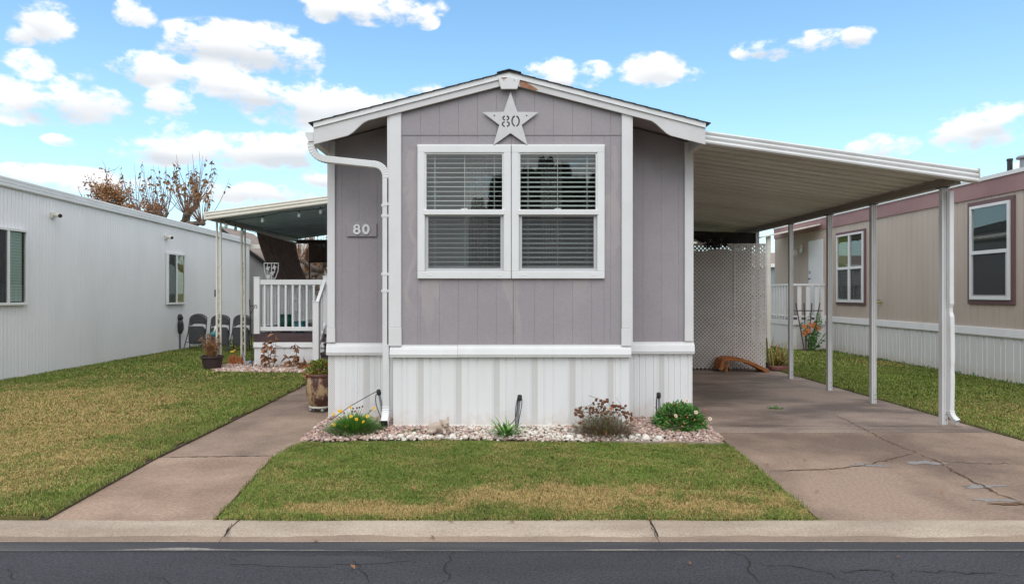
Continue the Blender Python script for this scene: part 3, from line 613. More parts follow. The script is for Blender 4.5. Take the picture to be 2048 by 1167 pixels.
# ---- pebble beds
ICO_V = None
def ico():
    bm = bmesh.new(); bmesh.ops.create_icosphere(bm, subdivisions=1, radius=1); bm.verts.ensure_lookup_table()
    v = np.array([p.co[:] for p in bm.verts]); f = np.array([[q.index for q in p.verts] for p in bm.faces]); bm.free(); return v, f
IV, IF = ico()
def pebbles(name, label, poly, n, size, zf, whitef, seed):
    q = np.random.default_rng(seed); P = np.array([(p[0], p[1]) for p in poly]); x = q.uniform(P[:, 0].min(), P[:, 0].max(), n); y = q.uniform(P[:, 1].min(), P[:, 1].max(), n)
    k = inside(x, y, poly); x, y = x[k], y[k]; n = len(x)
    s = size * q.uniform(.55, 1.35, n); V = np.repeat(IV[None], n, 0) * (1 + q.normal(0, .16, (n, len(IV), 1)))
    V = V * (s[:, None] * np.stack([q.uniform(.75, 1.25, n), q.uniform(.75, 1.25, n), q.uniform(.5, .85, n)], 1))[:, None, :]
    a = q.uniform(0, 6.28, n); c, sn = np.cos(a)[:, None], np.sin(a)[:, None]
    X = V[..., 0] * c - V[..., 1] * sn; Y = V[..., 0] * sn + V[..., 1] * c
    tl = q.normal(0, .35, n)[:, None]; Z = V[..., 2] * np.cos(tl) + X * np.sin(tl) * .6
    V = np.stack([X + x[:, None], Y + y[:, None], Z + (zf(x, y) + q.uniform(0, .020, n))[:, None]], 2)
    w = (q.random(n) < whitef(x, y))[:, None]; t = q.random((n, 1)); u = q.random((n, 1))
    pink = (1 - t) * np.array([.36, .235, .20]) + t * np.array([.60, .46, .40]); pink = np.where(u < .12, np.array([.30, .19, .155]), pink); pink = np.where(u > .9, np.array([.56, .36, .25]), pink)
    white = (1 - t) * np.array([.56, .48, .39]) + t * np.array([.80, .75, .67])
    C = np.concatenate([np.where(w, white, pink), np.ones((n, 1))], 1).repeat(len(IV), 0)
    T = (IF[None] + (np.arange(n) * len(IV))[:, None, None]).reshape(-1, 3)
    me = raw_mesh(name, V.reshape(-1, 3), T, C, 'gravel'); me.polygons.foreach_set('use_smooth', [True] * len(me.polygons))
    o = bpy.data.objects.new(name, me); COL.objects.link(o); return tag(o, label, 'gravel', kind='stuff')
BED = [(-2.0, 6.37), (-1.3, 6.45), (-.4, 6.46), (1.0, 6.39), (2.16, 6.35), (2.21, 6.5), (2.205, 7.44), (-1.99, 7.44), (-1.99, 6.9)]
MB().prism(BED, 'xy', -.12, .0).build('bed_soil', 'soil', struct(MB().prism([(p[0] * .99, p[1]) for p in BED], 'xy', -.13, -.05).build('planting_bed', 'soil'), 'planting bed in front of the grey home', 'bed'))
wz = lambda x, y: np.clip(1.15 * gs(x, y, .2, 6.75, .55, .28) + .95 * gs(x, y, -.85, 6.52, .55, .10) + .9 * gs(x, y, 1.35, 6.47, .32, .09) + .8 * gs(x, y, .65, 6.5, .2, .09), .03, .96)
pebbles('gravel', 'pink and cream pebbles along the foot of the grey home', BED, 10500, .0165, lambda x, y: .012 + .035 * np.clip((y - 6.4) / .6, 0, 1), wz, 3)
BED2 = [(-3.2, 11.75), (-5.2, 11.85), (-5.6, 12.4), (-5.45, 13.6), (-4.95, 13.8), (-4.9, 12.9), (-3.2, 12.9)]
MB().prism(BED2, 'xy', -.12, .01).build('planting_bed', 'soil'); struct(bpy.data.objects['planting_bed.001'], 'planting bed at the foot of the porch deck', 'bed')
pebbles('gravel', 'pink pebbles at the foot of the porch deck', BED2, 2600, .03, lambda x, y: .03 + 0 * x, lambda x, y: .15 + 0 * x, 4)
rq = random.Random(5)
for (x, y, s) in [(-1.02, 6.52, .045), (-.93, 6.47, .05), (-.78, 6.5, .04), (-.62, 6.48, .05), (-.5, 6.52, .055), (-1.12, 6.49, .035), (-.37, 6.47, .045), (.02, 6.55, .05), (-.08, 6.62, .045), (.67, 6.47, .055), (.77, 6.49, .05), (1.28, 6.46, .06), (1.42, 6.45, .065), (1.55, 6.43, .055), (1.20, 6.52, .045), (1.36, 6.55, .05), (-.9, 6.62, .04), (.12, 6.72, .045), (.28, 6.66, .04)]:
    s *= .74; mb = MB().ball((0, 0, 0), (s, s * rq.uniform(.7, .95), s * rq.uniform(.5, .7)), 10, 7)
    sd0 = rq.uniform(0, 50); mb.map(lambda a, b, c: (a * (1 + .35 * mnoise.noise((a * 18 + sd0, b * 18, c * 18))), b * (1 + .35 * mnoise.noise((a * 18, b * 18 + sd0, c * 18))), c))
    o = place(mb.mesh('white_rock', 'white_rock', smooth=True), 'white_rock', loc=(x, y, .045), rot=(rq.gauss(0, .15), rq.gauss(0, .15), rq.uniform(0, 6)))
    tag(o, 'large cream white rock at the front of the pebble bed', 'rock', 'large white rocks in the pebble bed')
MB().prism([(1.0, 6.375), (2.15, 6.335), (2.15, 6.318), (1.0, 6.358)], 'xy', -.05, .03).build('lawn_edging', 'edging'); tag(bpy.data.objects['lawn_edging'], 'thin concrete edging strip between lawn and pebbles', 'edging')

# ================================================================== THE GREY HOME
BY, SY = 6.95, 7.45                                  # face of the bay, face of the set-back front wall
XL, XR, BL, BR = -2.0, 2.18, -1.205, 1.364           # body and bay sides
RX = 0.07                                            # ridge
HBACK = 21.0
roofz = lambda x: 3.815 - .258 * abs(x - RX)
home = thing('mobile_home', 'grey mobile home with white trim, front bay and paired windows', 'mobile home', (0, 7, 0))
WX0, WX1, WZ0, WZ1 = -.905, 1.087, 1.630, 3.048      # window opening in the bay
def poly_wall(x0, x1, y0, y1, z0, top): return MB().prism([(x0, z0), (x1, z0), (x1, top(x1))] + ([(RX, top(RX))] if x0 < RX < x1 else []) + [(x0, top(x0))], 'xz', y0, y1)
low = lambda x: roofz(x) - .075
# wall core
c = MB(); c.box(BL, WX0, BY + .003, BY + .10, .82, WZ1); c.box(WX1, BR, BY + .003, BY + .10, .82, WZ1); c.box(WX0, WX1, BY + .003, BY + .10, .82, WZ0)
c.prism([(BL, WZ1), (BR, WZ1), (BR, low(BR)), (RX, low(RX)), (BL, low(BL))], 'xz', BY + .003, BY + .10)
c.build('bay_wall', 'siding', home)
for x in (BL, BR - .08): poly_wall(x, x + .08, BY + .10, SY + .1, .82, low).build('bay_side_wall', 'siding', home)
for a, b in ((XL, BL), (BR, XR)): poly_wall(a, b, SY + .003, SY + .1, .80, low).build('front_wall', 'siding', home)
for x in (XL, XR - .1): MB().box(x, x + .1, SY + .1, HBACK, .80, low(XL)).build('side_wall', 'siding', home)
poly_wall(XL, XR, HBACK, HBACK + .1, .3, low).build('back_wall', 'siding', home)
MB().box(XL + .1, XR - .1, SY + .101, HBACK, .80, .90).box(BL + .08, BR - .08, BY + .1, SY + .1, .80, .90).build('floor', 'interior', home)
poly_wall(XL + .1, XR - .1, 10.2, 10.3, .90, low).build('inner_partition', 'interior', home)
for x in (XL, XR - .06): MB().box(x, x + .06, SY + .05, HBACK, 0, .80).build('side_skirt', 'vinyl', home)
# siding boards between scored grooves
GR = [-.877 + .2032 * k for k in range(11)]
SEAM = 3.164
def board(x0, x1, y, z0, top, m='siding'):
    g = .0007
    return MB().prism([(x0 + g, z0), (x1 - g, z0), (x1 - g, top(x1 - g)), (x0 + g, top(x0 + g))] if not (x0 < RX < x1) else [(x0 + g, z0), (x1 - g, z0), (x1 - g, top(x1 - g)), (RX, top(RX)), (x0 + g, top(x0 + g))], 'xz', y, y + .014).build('siding_board', m, home, bevel=.0012)
ed = [BL + .02] + GR + [BR - .02]
for a, b in zip(ed, ed[1:]):
    board(a, b, BY - .003, SEAM, lambda x: roofz(x) - .07)
    cuts = [a] + [w for w in (WX0, WX1) if a < w < b] + [b]
    for p, q in zip(cuts, cuts[1:]):
        m = (p + q) / 2; worn = 'siding_worn'
        if WX0 < m < WX1:
            board(p, q, BY, .90, lambda x: WZ0 + .004, worn); board(p, q, BY, WZ1 - .004, lambda x: SEAM - .006, worn)
        else: board(p, q, BY, .90, lambda x: SEAM - .006, worn)
for (x0, x1, gr) in ((XL, BL, [-1.84, -1.645, -1.435]), (BR, XR, [1.40, 1.61, 1.82, 2.02])):
    e2 = [x0] + [g for g in gr if x0 < g < x1] + [x1]
    for a, b in zip(e2, e2[1:]): board(a, b, SY, .90, lambda x: roofz(x) - .08)
MB().box(BL + .05, BR - .05, BY - .006, BY - .0035, SEAM - .002, SEAM + .005).build('seam_flashing', 'siding', home)
for (x_, z0_, z1_) in ((.115, .93, 1.62), (.093, 3.06, 3.15)):
    MB().box(x_ - .0022, x_ + .0022, BY - .0035, BY - .0005, z0_, z1_).build('panel_seam', 'caulk', home)
# white corner boards with their short foot blocks
def trim(x0, x1, y, z0, z1, foot):
    MB().box(x0, x1, y - .022, y, z0 + (foot or 0), z1).build('corner_trim', 'trim', home, bevel=.004)
    if foot: MB().box(x0 - .004, x1 + .004, y - .030, y, z0 - .012, z0 + foot - .002).build('trim_foot_block', 'trim', home, bevel=.003)
trim(BL - .003, BL + .125, BY - .004, .925, low(BL) + .005, .19)
trim(BR - .093, BR + .004, BY - .004, .925, low(BR) + .005, .18)
trim(XL - .003, XL + .085, SY - .004, .925, roofz(XL) - .07, .155)
trim(XR - .098, XR + .003, SY - .004, .925, roofz(XR) - .07, .0)
for (x0, x1) in ((BL - .024, BL - .003), (BR + .004, BR + .024)): MB().box(x0, x1, BY - .02, BY + .07, .93, low(x0)).build('corner_trim', 'trim', home)
# skirting: track, ribbed panels, perforated strips, cap band
def skirt(x0, x1, y, zt, zb, pitch, phase, rib):
    n = 0; x = x0 - phase
    while x < x1 - .01:
        a, b = max(x, x0), min(x + pitch, x1); x += pitch
        if b - a < .02: continue
        pts = []; vs = (a, min(b, a + .066)) if x - pitch >= x0 - 1e-6 else None
        q = a; front = [(a, y)]
        ribs = [a + (b - a) * t for t in rib]
        for r_ in ribs: front += [(r_ - .010, y), (r_ - .004, y + .007), (r_ + .004, y + .007), (r_ + .010, y - .003), (r_ + .022, y)]
        front += [(b - .012, y), (b - .008, y - .004), (b - .001, y - .004), (b - .001, y + .004)]
        prof = front + [(b - .001, y + .02), (a, y + .02)]
        MB().prism(prof, 'xy', zb, zt).build('skirting_panel', 'vinyl', home)
        if vs: MB().box(a + .012, a + .074, y - .003, y + .002, zb + .045, zt - .002).build('vent_strip', 'vent', home)
skirt(BL + .035, BR - .005, BY + .012, .81, .03, .4065, .155, (.36, .60))
skirt(XL + .0, BL - .0, SY + .012, .79, .02, .40, .0, (.36, .52, .70, .86))
skirt(BR + .02, XR - .0, SY + .012, .79, .02, .40, .0, (.3, .46, .64, .86))
for (x0, x1, y, zb) in ((BL + .03, BR - .002, BY, .028), (XL, BL, SY, .018), (BR, XR, SY, .018)):
    MB().prism([(y - .012, zb - .01), (y + .005, zb - .01), (y + .005, zb + .045), (y - .002, zb + .045), (y - .005, zb + .035), (y - .012, zb + .03)], 'yz', x0, x1).build('skirting_track', 'vinyl', home)
    for k in range(int((x1 - x0) / .4)): MB().ball((x0 + .06 + k * .41, y - .012, zb + .012), .005, 6, 4).build('track_screw', 'dark', home)
MB().box(BL + .032, BR - .004, BY + .032, BY + .05, 0, .82).build('skirting_back', 'vinyl', home)
for x in (BL + .035, BR - .012): MB().box(x, x + .01, BY + .02, SY + .03, .02, .82).build('skirting_return', 'vinyl', home)
def band(x0, x1, y, zt, zb):
    MB().prism([(y + .01, zt), (y - .012, zt), (y - .012, zt - .022), (y - .026, zt - .026), (y - .026, zt - .034), (y - .034, zt - .04), (y - .044, zb + .028), (y - .036, zb + .006), (y - .036, zb), (y + .01, zb)], 'yz', x0, x1).build('skirting_cap_band', 'vinyl', home)
xm = (916 - CXP) / 187
band(BL + .005, xm - .0015, BY, .922, .795); band(xm + .0015, BR + .005, BY, .924, .797)
band(XL - .012, BL - .01, SY, .905, .77); band(BR + .01, XR + .012, SY, .918, .785)
# rake boards with scalloped ends
def depth(d): t = min(1, max(0, (d - 1.50) / .22)); t = t * t * (3 - 2 * t); return .120 + .105 * t
for sgn in (-1, 1):
    xe = -2.005 if sgn < 0 else 2.155; n = 40; top, bot = [], []
    for i in range(n + 1):
        x = RX + (xe - RX) * i / n; top.append((x, roofz(x) - .002)); bot.append((x, roofz(x) - depth(abs(x - RX))))
    MB().prism(top + bot[::-1], 'xz', BY - .050, BY - .022).build('rake_board', 'rake', home)
    a, b = (xe, RX) if sgn < 0 else (RX, xe)
    MB().prism([(a, roofz(a) - .043), (b, roofz(b) - .043), (b, roofz(b) + .004), (a, roofz(a) + .004)], 'xz', BY - .060, BY - .0515).build('drip_edge', 'frame', home)
    MB().prism([(a, roofz(a) - .052), (b, roofz(b) - .052), (b, roofz(b) - .043), (a, roofz(a) - .043)], 'xz', BY - .066, BY - .0515).build('drip_lip', 'frame', home)
    # roof deck and soffit
    MB().prism([(a, roofz(a) - .06), (b, roofz(b) - .06), (b, roofz(b)), (a, roofz(a))], 'xz', BY - .021, HBACK + .3).build('roof_deck', 'soffit', home)
    L_ = abs(xe - RX); m = 16
    for k in range(m):
        x0 = RX + sgn * (L_ + .035) * k / m; x1 = RX + sgn * (L_ + .035) * (k + 1.12) / m
        MB().prism([(x0, roofz(x0) + .002), (x1, roofz(x1) + .006), (x1, roofz(x1) + .013), (x0, roofz(x0) + .008)], 'xz', BY - .075 - .004 * rnd.random(), HBACK + .3).build('shingle_course', 'shingle', home)
    MB().box(xe if sgn < 0 else xe - .025, xe + .025 if sgn < 0 else xe, BY - .0215, HBACK + .3, roofz(xe) - .2, roofz(xe) - .062).build('eave_fascia', 'rake', home)
MB().prism([(RX - .13, roofz(RX) - .010), (RX, roofz(RX) + .024), (RX + .13, roofz(RX) - .010), (RX + .13, roofz(RX) + .0), (RX, roofz(RX) + .034), (RX - .13, roofz(RX) + .0)], 'xz', BY - .07, HBACK).build('ridge_cap', 'shingle', home)
# trapezoid ridge block, peeling, and the bare wood on the right rake
rb = MB().prism([(RX - .118, 3.757), (RX - .03, 3.765), (RX + .118, 3.735), (RX + .085, 3.632), (RX - .085, 3.632)], 'xz', BY - .075, BY - .0505).build('ridge_block', 'trim', home, bevel=.003)
for dx in (-.055, .055): MB().ball((RX + dx, BY - .0755, 3.725), .005, 6, 4).build('nail', 'dark', rb)
MB().prism([(RX - .085, 3.752), (RX - .02, 3.755), (RX - .035, 3.742), (RX - .07, 3.738)], 'xz', BY - .0775, BY - .0745).build('peeled_patch', 'bare_wood', rb)
x0 = RX + .118
MB().prism([(x0, roofz(x0) - .055), (x0 + .05, roofz(x0 + .05) - .052), (x0 + .10, roofz(x0 + .1) - .072), (x0 + .16, roofz(x0 + .16) - .088), (x0 + .19, roofz(x0 + .19) - .105), (x0 + .16, roofz(x0 + .16) - .1195), (x0, roofz(x0) - .1195)], 'xz', BY - .0525, BY - .0495).build('bare_wood_patch', 'bare_wood', home)
# ---- paired windows
def bay_window(x0, x1, z0, z1):
    w = MB(); y0, y1 = BY - .035, BY + .06; fo = .078
    w.box(x0, x1, y0, y1, z1 - fo, z1); w.box(x0, x1, y0, y1, z0, z0 + fo); w.box(x0, x0 + fo, y0, y1, z0 + fo, z1 - fo); w.box(x1 - fo, x1, y0, y1, z0 + fo, z1 - fo)
    win = w.build('window', 'frame', home, bevel=.004)
    ix0, ix1, iz0, iz1 = x0 + fo, x1 - fo, z0 + fo, z1 - fo; zm = z0 + (z1 - z0) * .502
    s = MB(); t = .016
    s.box(ix0 - .004, ix1 + .004, y0 + .012, y0 + .03, iz1 - t, iz1 + .004); s.box(ix0 - .004, ix0 + t, y0 + .012, y0 + .03, zm, iz1 - t); s.box(ix1 - t, ix1 + .004, y0 + .012, y0 + .03, zm, iz1 - t)
    s.build('upper_sash', 'frame', win, bevel=.002)
    MB().box(ix0 - .014, ix1 + .014, y0 - .006, y0 + .05, zm - .034, zm + .022).build('meeting_rail', 'frame', win, bevel=.004)
    s = MB(); t = .034; e = zm - .034
    s.box(ix0, ix1, y0 + .030, y0 + .055, iz0, iz0 + t); s.box(ix0, ix1, y0 + .030, y0 + .055, e - .016, e); s.box(ix0, ix0 + t, y0 + .030, y0 + .055, iz0 + t, e - .016); s.box(ix1 - t, ix1, y0 + .030, y0 + .055, iz0 + t, e - .016)
    s.build('lower_sash', 'sash_grey', win, bevel=.002)
    MB().box(ix0 + .01, ix1 - .01, y0 + .022, y0 + .025, zm + .015, iz1 - .008).build('pane', 'pane', win)
    MB().box(ix0 + .02, ix1 - .02, y0 + .043, y0 + .046, iz0 + .02, e - .01).build('pane', 'pane', win)
    MB().add([(ix0 + .02, y0 + .034, iz0 + .02), (ix1 - .02, y0 + .034, iz0 + .02), (ix1 - .02, y0 + .034, e - .008), (ix0 + .02, y0 + .034, e - .008)], [(0, 1, 2, 3)]).build('insect_screen', 'screen', win)
    cx = (ix0 + ix1) / 2; MB().box(cx - .035, cx + .035, y0 + .0255, y0 + .05, zm + .022, zm + .04).build('sash_lock', 'frame', win, bevel=.004)
    for dx in (.11, .85): MB().box(x0 + dx, x0 + dx + .045, y0 - .003, y0 + .001, z0 + .032, z0 + .042).build('weep_cover', 'frame', win, bevel=.002)
    MB().prism([(x0 - .006, z1 - .006), (x1 + .006, z1 - .006), (x1 + .004, z1 + .010), (x0 - .004, z1 + .010)], 'xz', y0 + .01, BY - .001).build('head_flashing', 'frame', win)
    return ix0, ix1, iz0, iz1
for i, (a, b) in enumerate(((-.905, .0905), (.0965, 1.087))):
    ix0, ix1, iz0, iz1 = bay_window(a, b, WZ0, WZ1)
    bl = thing('window_blind', ('white slatted blind behind the left bay window', 'white slatted blind behind the right bay window')[i], 'blind', ((a + b) / 2, BY + 0.0570, WZ0), group='blinds in the bay windows')
    MB().box(ix0 - .02, ix1 + .02, BY + 0.0320, BY + 0.0820, iz1 - .015, iz1 + .03).build('head_rail', 'blind', bl)
    sm = MB().prism([(-.024, -.0015), (-.010, .0025), (.010, .0025), (.024, -.0015), (.024, -.004), (.010, 0), (-.010, 0), (-.024, -.004)], 'yz', -(ix1 - ix0) / 2 - .01, (ix1 - ix0) / 2 + .01).mesh('slat', 'blind')
    n = int((iz1 - iz0) / .0505); tilt = (.27, .47)[i]
    for k in range(n):
        place(sm, 'slat', bl, ((ix0 + ix1) / 2, BY + 0.0570, iz1 - .045 - k * .0505), rot=(tilt + rnd.gauss(0, .025), rnd.gauss(0, .0015), 0))
    for dx in (.12, .5, .88):
        x = ix0 + (ix1 - ix0) * dx; MB().box(x - .003, x + .003, BY + 0.0290, BY + 0.0310, iz0, iz1).build('ladder_cord', 'blind', bl); MB().box(x - .003, x + .003, BY + 0.0830, BY + 0.0850, iz0, iz1).build('ladder_cord', 'blind', bl)
    MB().box(ix0 - .01, ix1 + .01, BY + 0.0360, BY + 0.0780, iz0 - .01, iz0 + .012).build('bottom_rail', 'blind', bl)
for k, (x0, x1, lab) in enumerate(((-.42, -.16, 'mauve curtain gathered behind the left bay window blind'), (.42, .66, 'mauve curtain gathered behind the right bay window blind'))):
    mb = MB(); n = 36
    for i in range(n + 1):
        x = x0 + (x1 - x0) * i / n; y = BY + .27 + .022 * math.sin(i * 1.25) + .01 * math.sin(i * .5)
        mb.v += [(x, y, 1.45), (x, y, 3.1), (x, y + .004, 3.1), (x, y + .004, 1.45)]
    for i in range(n):
        for j in range(4): a = i * 4 + j; b_ = i * 4 + (j + 1) % 4; mb.f.append((a, b_, b_ + 4, a + 4))
    tag(mb.build('curtain', 'curtain', smooth=True), lab, 'curtain', 'curtains in the bay windows')
# ---- gutter and downspout
gpf = [(-2.008, 3.185), (-2.008, 3.09), (-2.065, 3.085), (-2.085, 3.13), (-2.10, 3.165), (-2.10, 3.19), (-2.092, 3.19), (-2.09, 3.168), (-2.075, 3.13), (-2.06, 3.095), (-2.016, 3.098), (-2.016, 3.185)]
gut = MB().prism(gpf, 'xz', BY - .03, HBACK).build('gutter', 'alu_white', home)
MB().prism([(-2.012, 3.184), (-2.012, 3.092), (-2.062, 3.088), (-2.098, 3.166), (-2.098, 3.184)], 'xz', BY - .034, BY - .0305).build('gutter_end_cap', 'alu_white', gut)
RS = [(-.040, -.030), (-.034, -.036), (.034, -.036), (.040, -.030), (.040, .030), (.034, .036), (-.034, .036), (-.040, .030)]
dsx = -1.246
def arc(p0, p1, p2, n=10):
    p0, p1, p2 = Vector(p0), Vector(p1), Vector(p2); return [p0.lerp(p1, t).lerp(p1.lerp(p2, t), t) for t in [i / n for i in range(n + 1)]]
DY = BY + .02
def corrug(path, a=1.0): return [1.0 + (.06 if i % 2 else -.01) * a for i in range(len(path))]
ds = MB().tube([(-1.89, DY, 2.905), (-1.40, DY, 2.853)], 1.0, sec=RS, up=(0, 1, 0)).build('downspout', 'alu_white', home)
e1 = arc((-2.045, DY, 3.09), (-2.05, DY, 2.93), (-1.885, DY, 2.905), 18); MB().tube(e1, corrug(e1), sec=RS, up=(0, 1, 0)).build('elbow', 'alu_white', ds)
e2 = arc((-1.405, DY, 2.853), (dsx + .0, DY, 2.85), (dsx, DY, 2.70), 20); MB().tube(e2, corrug(e2), sec=RS, up=(0, 1, 0)).build('elbow', 'alu_white', ds)
MB().tube([(dsx, DY, 2.70), (dsx, DY, .26)], 1.0, sec=RS, up=(0, 1, 0)).build('drop_pipe', 'alu_white', ds)
e3 = arc((dsx, DY, .27), (dsx, DY, .16), (dsx, DY - .12, .10), 14); MB().tube(e3, corrug(e3), sec=[(p * 1.04, q * 1.04) for p, q in RS], up=(0, 1, 0), caps=False).build('outlet_elbow', 'alu_white', ds)
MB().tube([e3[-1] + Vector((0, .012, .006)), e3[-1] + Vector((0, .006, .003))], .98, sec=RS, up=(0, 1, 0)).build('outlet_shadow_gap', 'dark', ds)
for z, rot in ((2.42, .25), (2.30, 0), (1.68, 0), (1.50, 0)):
    w = .16 if z in (1.50,) else .10
    o = MB().box(-.046, w - .046, -.043, -.039, -.014, .014).box(-.046, -.042, -.039, .04, -.014, .014).mesh('strap', 'alu_white'); place(o, 'strap', ds, (dsx, DY, z), rot=(0, -rot, 0))
# ---- star and number plaque
def half_ring(cx, cy, rx, ry, t, a0, a1, n=14):
    o = [(cx + rx * math.cos(a0 + (a1 - a0) * i / n), cy + ry * math.sin(a0 + (a1 - a0) * i / n)) for i in range(n + 1)]
    q = [(cx + (rx - t) * math.cos(a1 + (a0 - a1) * i / n), cy + (ry - t) * math.sin(a1 + (a0 - a1) * i / n)) for i in range(n + 1)]; return o + q
def flat_curve(polys, ext):
    cu = bpy.data.curves.new('flat', 'CURVE'); cu.dimensions = '2D'; cu.fill_mode = 'BOTH'; cu.extrude = ext
    for pl in polys:
        sp = cu.splines.new('POLY'); sp.points.add(len(pl) - 1); sp.use_cyclic_u = True
        for i, (a, b) in enumerate(pl): sp.points[i].co = (a, b, 0, 1)
    return curve_mesh(cu)
Rr = .312; star = [(r * math.sin(k * math.pi / 5), r * math.cos(k * math.pi / 5)) for k, r in [(i, Rr if i % 2 == 0 else Rr * .40) for i in range(10)]]
h = math.pi; gp_ = .20
pol = [star]
for (a0, a1) in ((h / 2 + gp_, 3 * h / 2 - gp_), (-h / 2 + gp_, h / 2 - gp_)):
    pol += [half_ring(.054, .002, .046, .062, .0165, a0, a1), ]
for (cy, rx, ry) in ((.034, .038, .030), (-.030, .044, .034)):
    for (a0, a1) in ((h / 2 + .32, 3 * h / 2 - .32), (-h / 2 + .32, h / 2 - .32)): pol.append(half_ring(-.050, cy, rx, ry, .0155, a0, a1))
sm = flat_curve(pol, .005); sm.materials.clear(); sm.materials.append(M['star_metal'])
scx = (1021 - CXP) / 187.5; scz = CAMH + (HZ - 243.5) / 187.5
star_t = thing('star_sign', 'pale metal star with cut out number 80 on the gable', 'star sign', (scx, BY - .03, scz))
place(sm, 'star_plate', star_t, (scx, BY - .030, scz), rot=(R(90), 0, 0))
for dx in (-.172, .172): MB().ball((scx + dx, BY - .036, scz + .062), .007, 8, 5).build('bolt', 'dark', star_t)
px0, px1 = [(v - CXP) / 174.5 for v in (694, 754)]; pz0, pz1 = [CAMH + (HZ - v) / 174.5 for v in (472, 447)]; pc = (px0 + px1) / 2
plq = thing('number_plaque', 'grey house number plaque with raised white 80 beside downspout', 'number plaque', (pc, SY - .02, pz0))
top = [(px1, pz1), (pc + .075, pz1)] + [(pc + .06 * math.cos(t * math.pi / 8), pz1 + .012 + .018 * math.sin(t * math.pi / 8)) for t in range(9)] + [(pc - .075, pz1), (px0, pz1)]
MB().prism([(px0, pz0), (px1, pz0)] + top, 'xz', SY - .022, SY - .001).build('plate', 'siding', plq, bevel=.003)
MB().box(px0, px1, SY - .026, SY - .0225, pz0 - .004, pz0 + .004).build('lower_lip', 'siding', plq)
def ell(cx, cy, rx, ry, n=24): return [(cx + rx * math.cos(2 * math.pi * k / n), cy + ry * math.sin(2 * math.pi * k / n)) for k in range(n)]
def arcp(cx, cy, rx, ry, a0, a1, n=18): return [(cx + rx * math.cos(R(a0 + (a1 - a0) * k / n)), cy + ry * math.sin(R(a0 + (a1 - a0) * k / n))) for k in range(n + 1)]
eight = [arcp(0, .024, .038, .034, -38, 218) + arcp(0, -.021, .043, .039, 142, 398), ell(0, .026, .015, .012), ell(0, -.021, .018, .015)]
zero = [ell(0, .0, .043, .058), ell(0, 0, .018, .032)]
for dx, pl in ((-.052, eight), (.052, zero)):
    fm = flat_curve(pl, .006); fm.materials.clear(); fm.materials.append(M['frame']); place(fm, 'numeral', plq, (pc + dx, SY - .030, (pz0 + pz1) / 2 + .004), rot=(R(90), 0, 0))

# ================================================================== CARPORT
CX0, CX1, CY0, CY1 = 2.17, 5.08, 6.985, 16.4
cz = lambda x: 3.145 - .1415 * (x - CX0)             # underside of the pans
carport = thing('carport', 'cream metal carport roof on white posts over the driveway', 'carport', (CX1, 7.2, 0))
def pan_mesh(x0, x1, zf, pitch, m, rib=.038):
    p = pitch; prof = [(0, 0), (.014, rib), (.075, rib), (.090, 0), (p * .68, 0), (p * .70, -.008), (p * .75, -.008), (p * .77, 0), (p + .004, 0)]
    up = [(y, z + .004) for y, z in prof]
    mb = MB().prism(prof + up[::-1], 'yz', x0, x1); mb.map(lambda x, y, z: (x, y, z + zf(x))); return mb.mesh('roof_pan', m)
pm = pan_mesh(CX0, CX1 - .03, cz, .213, 'carport_pan', .052); y = CY0 + .055
while y < CY1: place(pm, 'roof_pan', carport, (0, y, 0)); y += .213
fp = [(0, .075), (-.012, .080), (-.030, .072), (-.036, .060), (-.030, .046), (-.016, .040), (-.016, .032), (-.036, .026), (-.044, .012), (-.040, -.004), (-.026, -.014), (-.026, -.022), (-.044, -.028), (-.050, -.044), (-.044, -.060), (0, -.064), (.03, -.064), (.03, -.058), (.006, -.055), (.006, .075)]
fr = MB().prism(fp, 'yz', CX0 - .005, CX1 + .035).map(lambda x, y, z: (x, y + CY0 + .03, z + cz(x))).build('front_fascia', 'alu_white', carport)
MB().prism([(.035, .08), (-.052, .08), (-.052, -.068), (.035, -.068)], 'yz', CX1 + .0355, CX1 + .040).map(lambda x, y, z: (x, y + CY0 + .03, z + cz(CX1))).build('fascia_end_plate', 'cream_metal', fr)
MB().prism(fp, 'yz', CX0, CX1 + .03).map(lambda x, y, z: (x, CY1 + .1 - y, z + cz(x))).build('rear_fascia', 'cream_metal', carport)
bx = 4.96; bz = cz(bx) - .004
MB().prism([(bx - .05, bz), (bx + .05, bz), (bx + .05, bz - .02), (bx + .034, bz - .024), (bx + .034, bz - .078), (bx + .045, bz - .082), (bx - .045, bz - .082), (bx - .034, bz - .078), (bx - .034, bz - .024), (bx - .05, bz - .02)], 'xz', CY0 + .1, CY1 + .05).build('side_beam', 'beam_metal', carport)
MB().prism([(CX1 - .035, -.0), (CX1 + .0, -.0), (CX1 + .01, .04), (CX1 + .004, .04), (CX1 - .006, .006), (CX1 - .035, .006)], 'xz', CY0 + .05, CY1).map(lambda x, y, z: (x, y, z + cz(CX1) - .008)).build('side_drip_rail', 'cream_metal', carport)
MB().box(CX0 - .0, CX0 + .03, CY0 + .05, CY1, cz(CX0) - .06, cz(CX0) - .002).build('wall_hanger', 'cream_metal', carport)
pz = bz - .084
def post_mesh():
    mb = MB(); prof = [(-.032, -.030), (-.016, -.030), (-.012, -.022), (-.006, -.022), (-.002, -.030), (.010, -.030), (.014, -.022), (.020, -.022), (.024, -.030), (.032, -.030), (.032, .030), (-.032, .030)]
    return mb.prism(prof, 'xy', 0.0, pz - .001).mesh('post', 'post_metal')
pmesh = post_mesh()
for px, py in ((1892, 848), (1762, 806), (1662, 780), (1587, 757)):
    g0 = G(px, py); po = place(pmesh, 'post', carport, (bx, g0[1], 0))
    MB().box(bx - .05, bx + .05, g0[1] - .045, g0[1] + .05, pz - .006, pz - .0005).build('top_bracket', 'dark', po)
    for dz in (.06, .12): MB().ball((bx + .01, g0[1] - .0345, dz), .006, 6, 4).build('bolt', 'dark', po)
place(pmesh, 'post', carport, (bx, 12.66, 0))
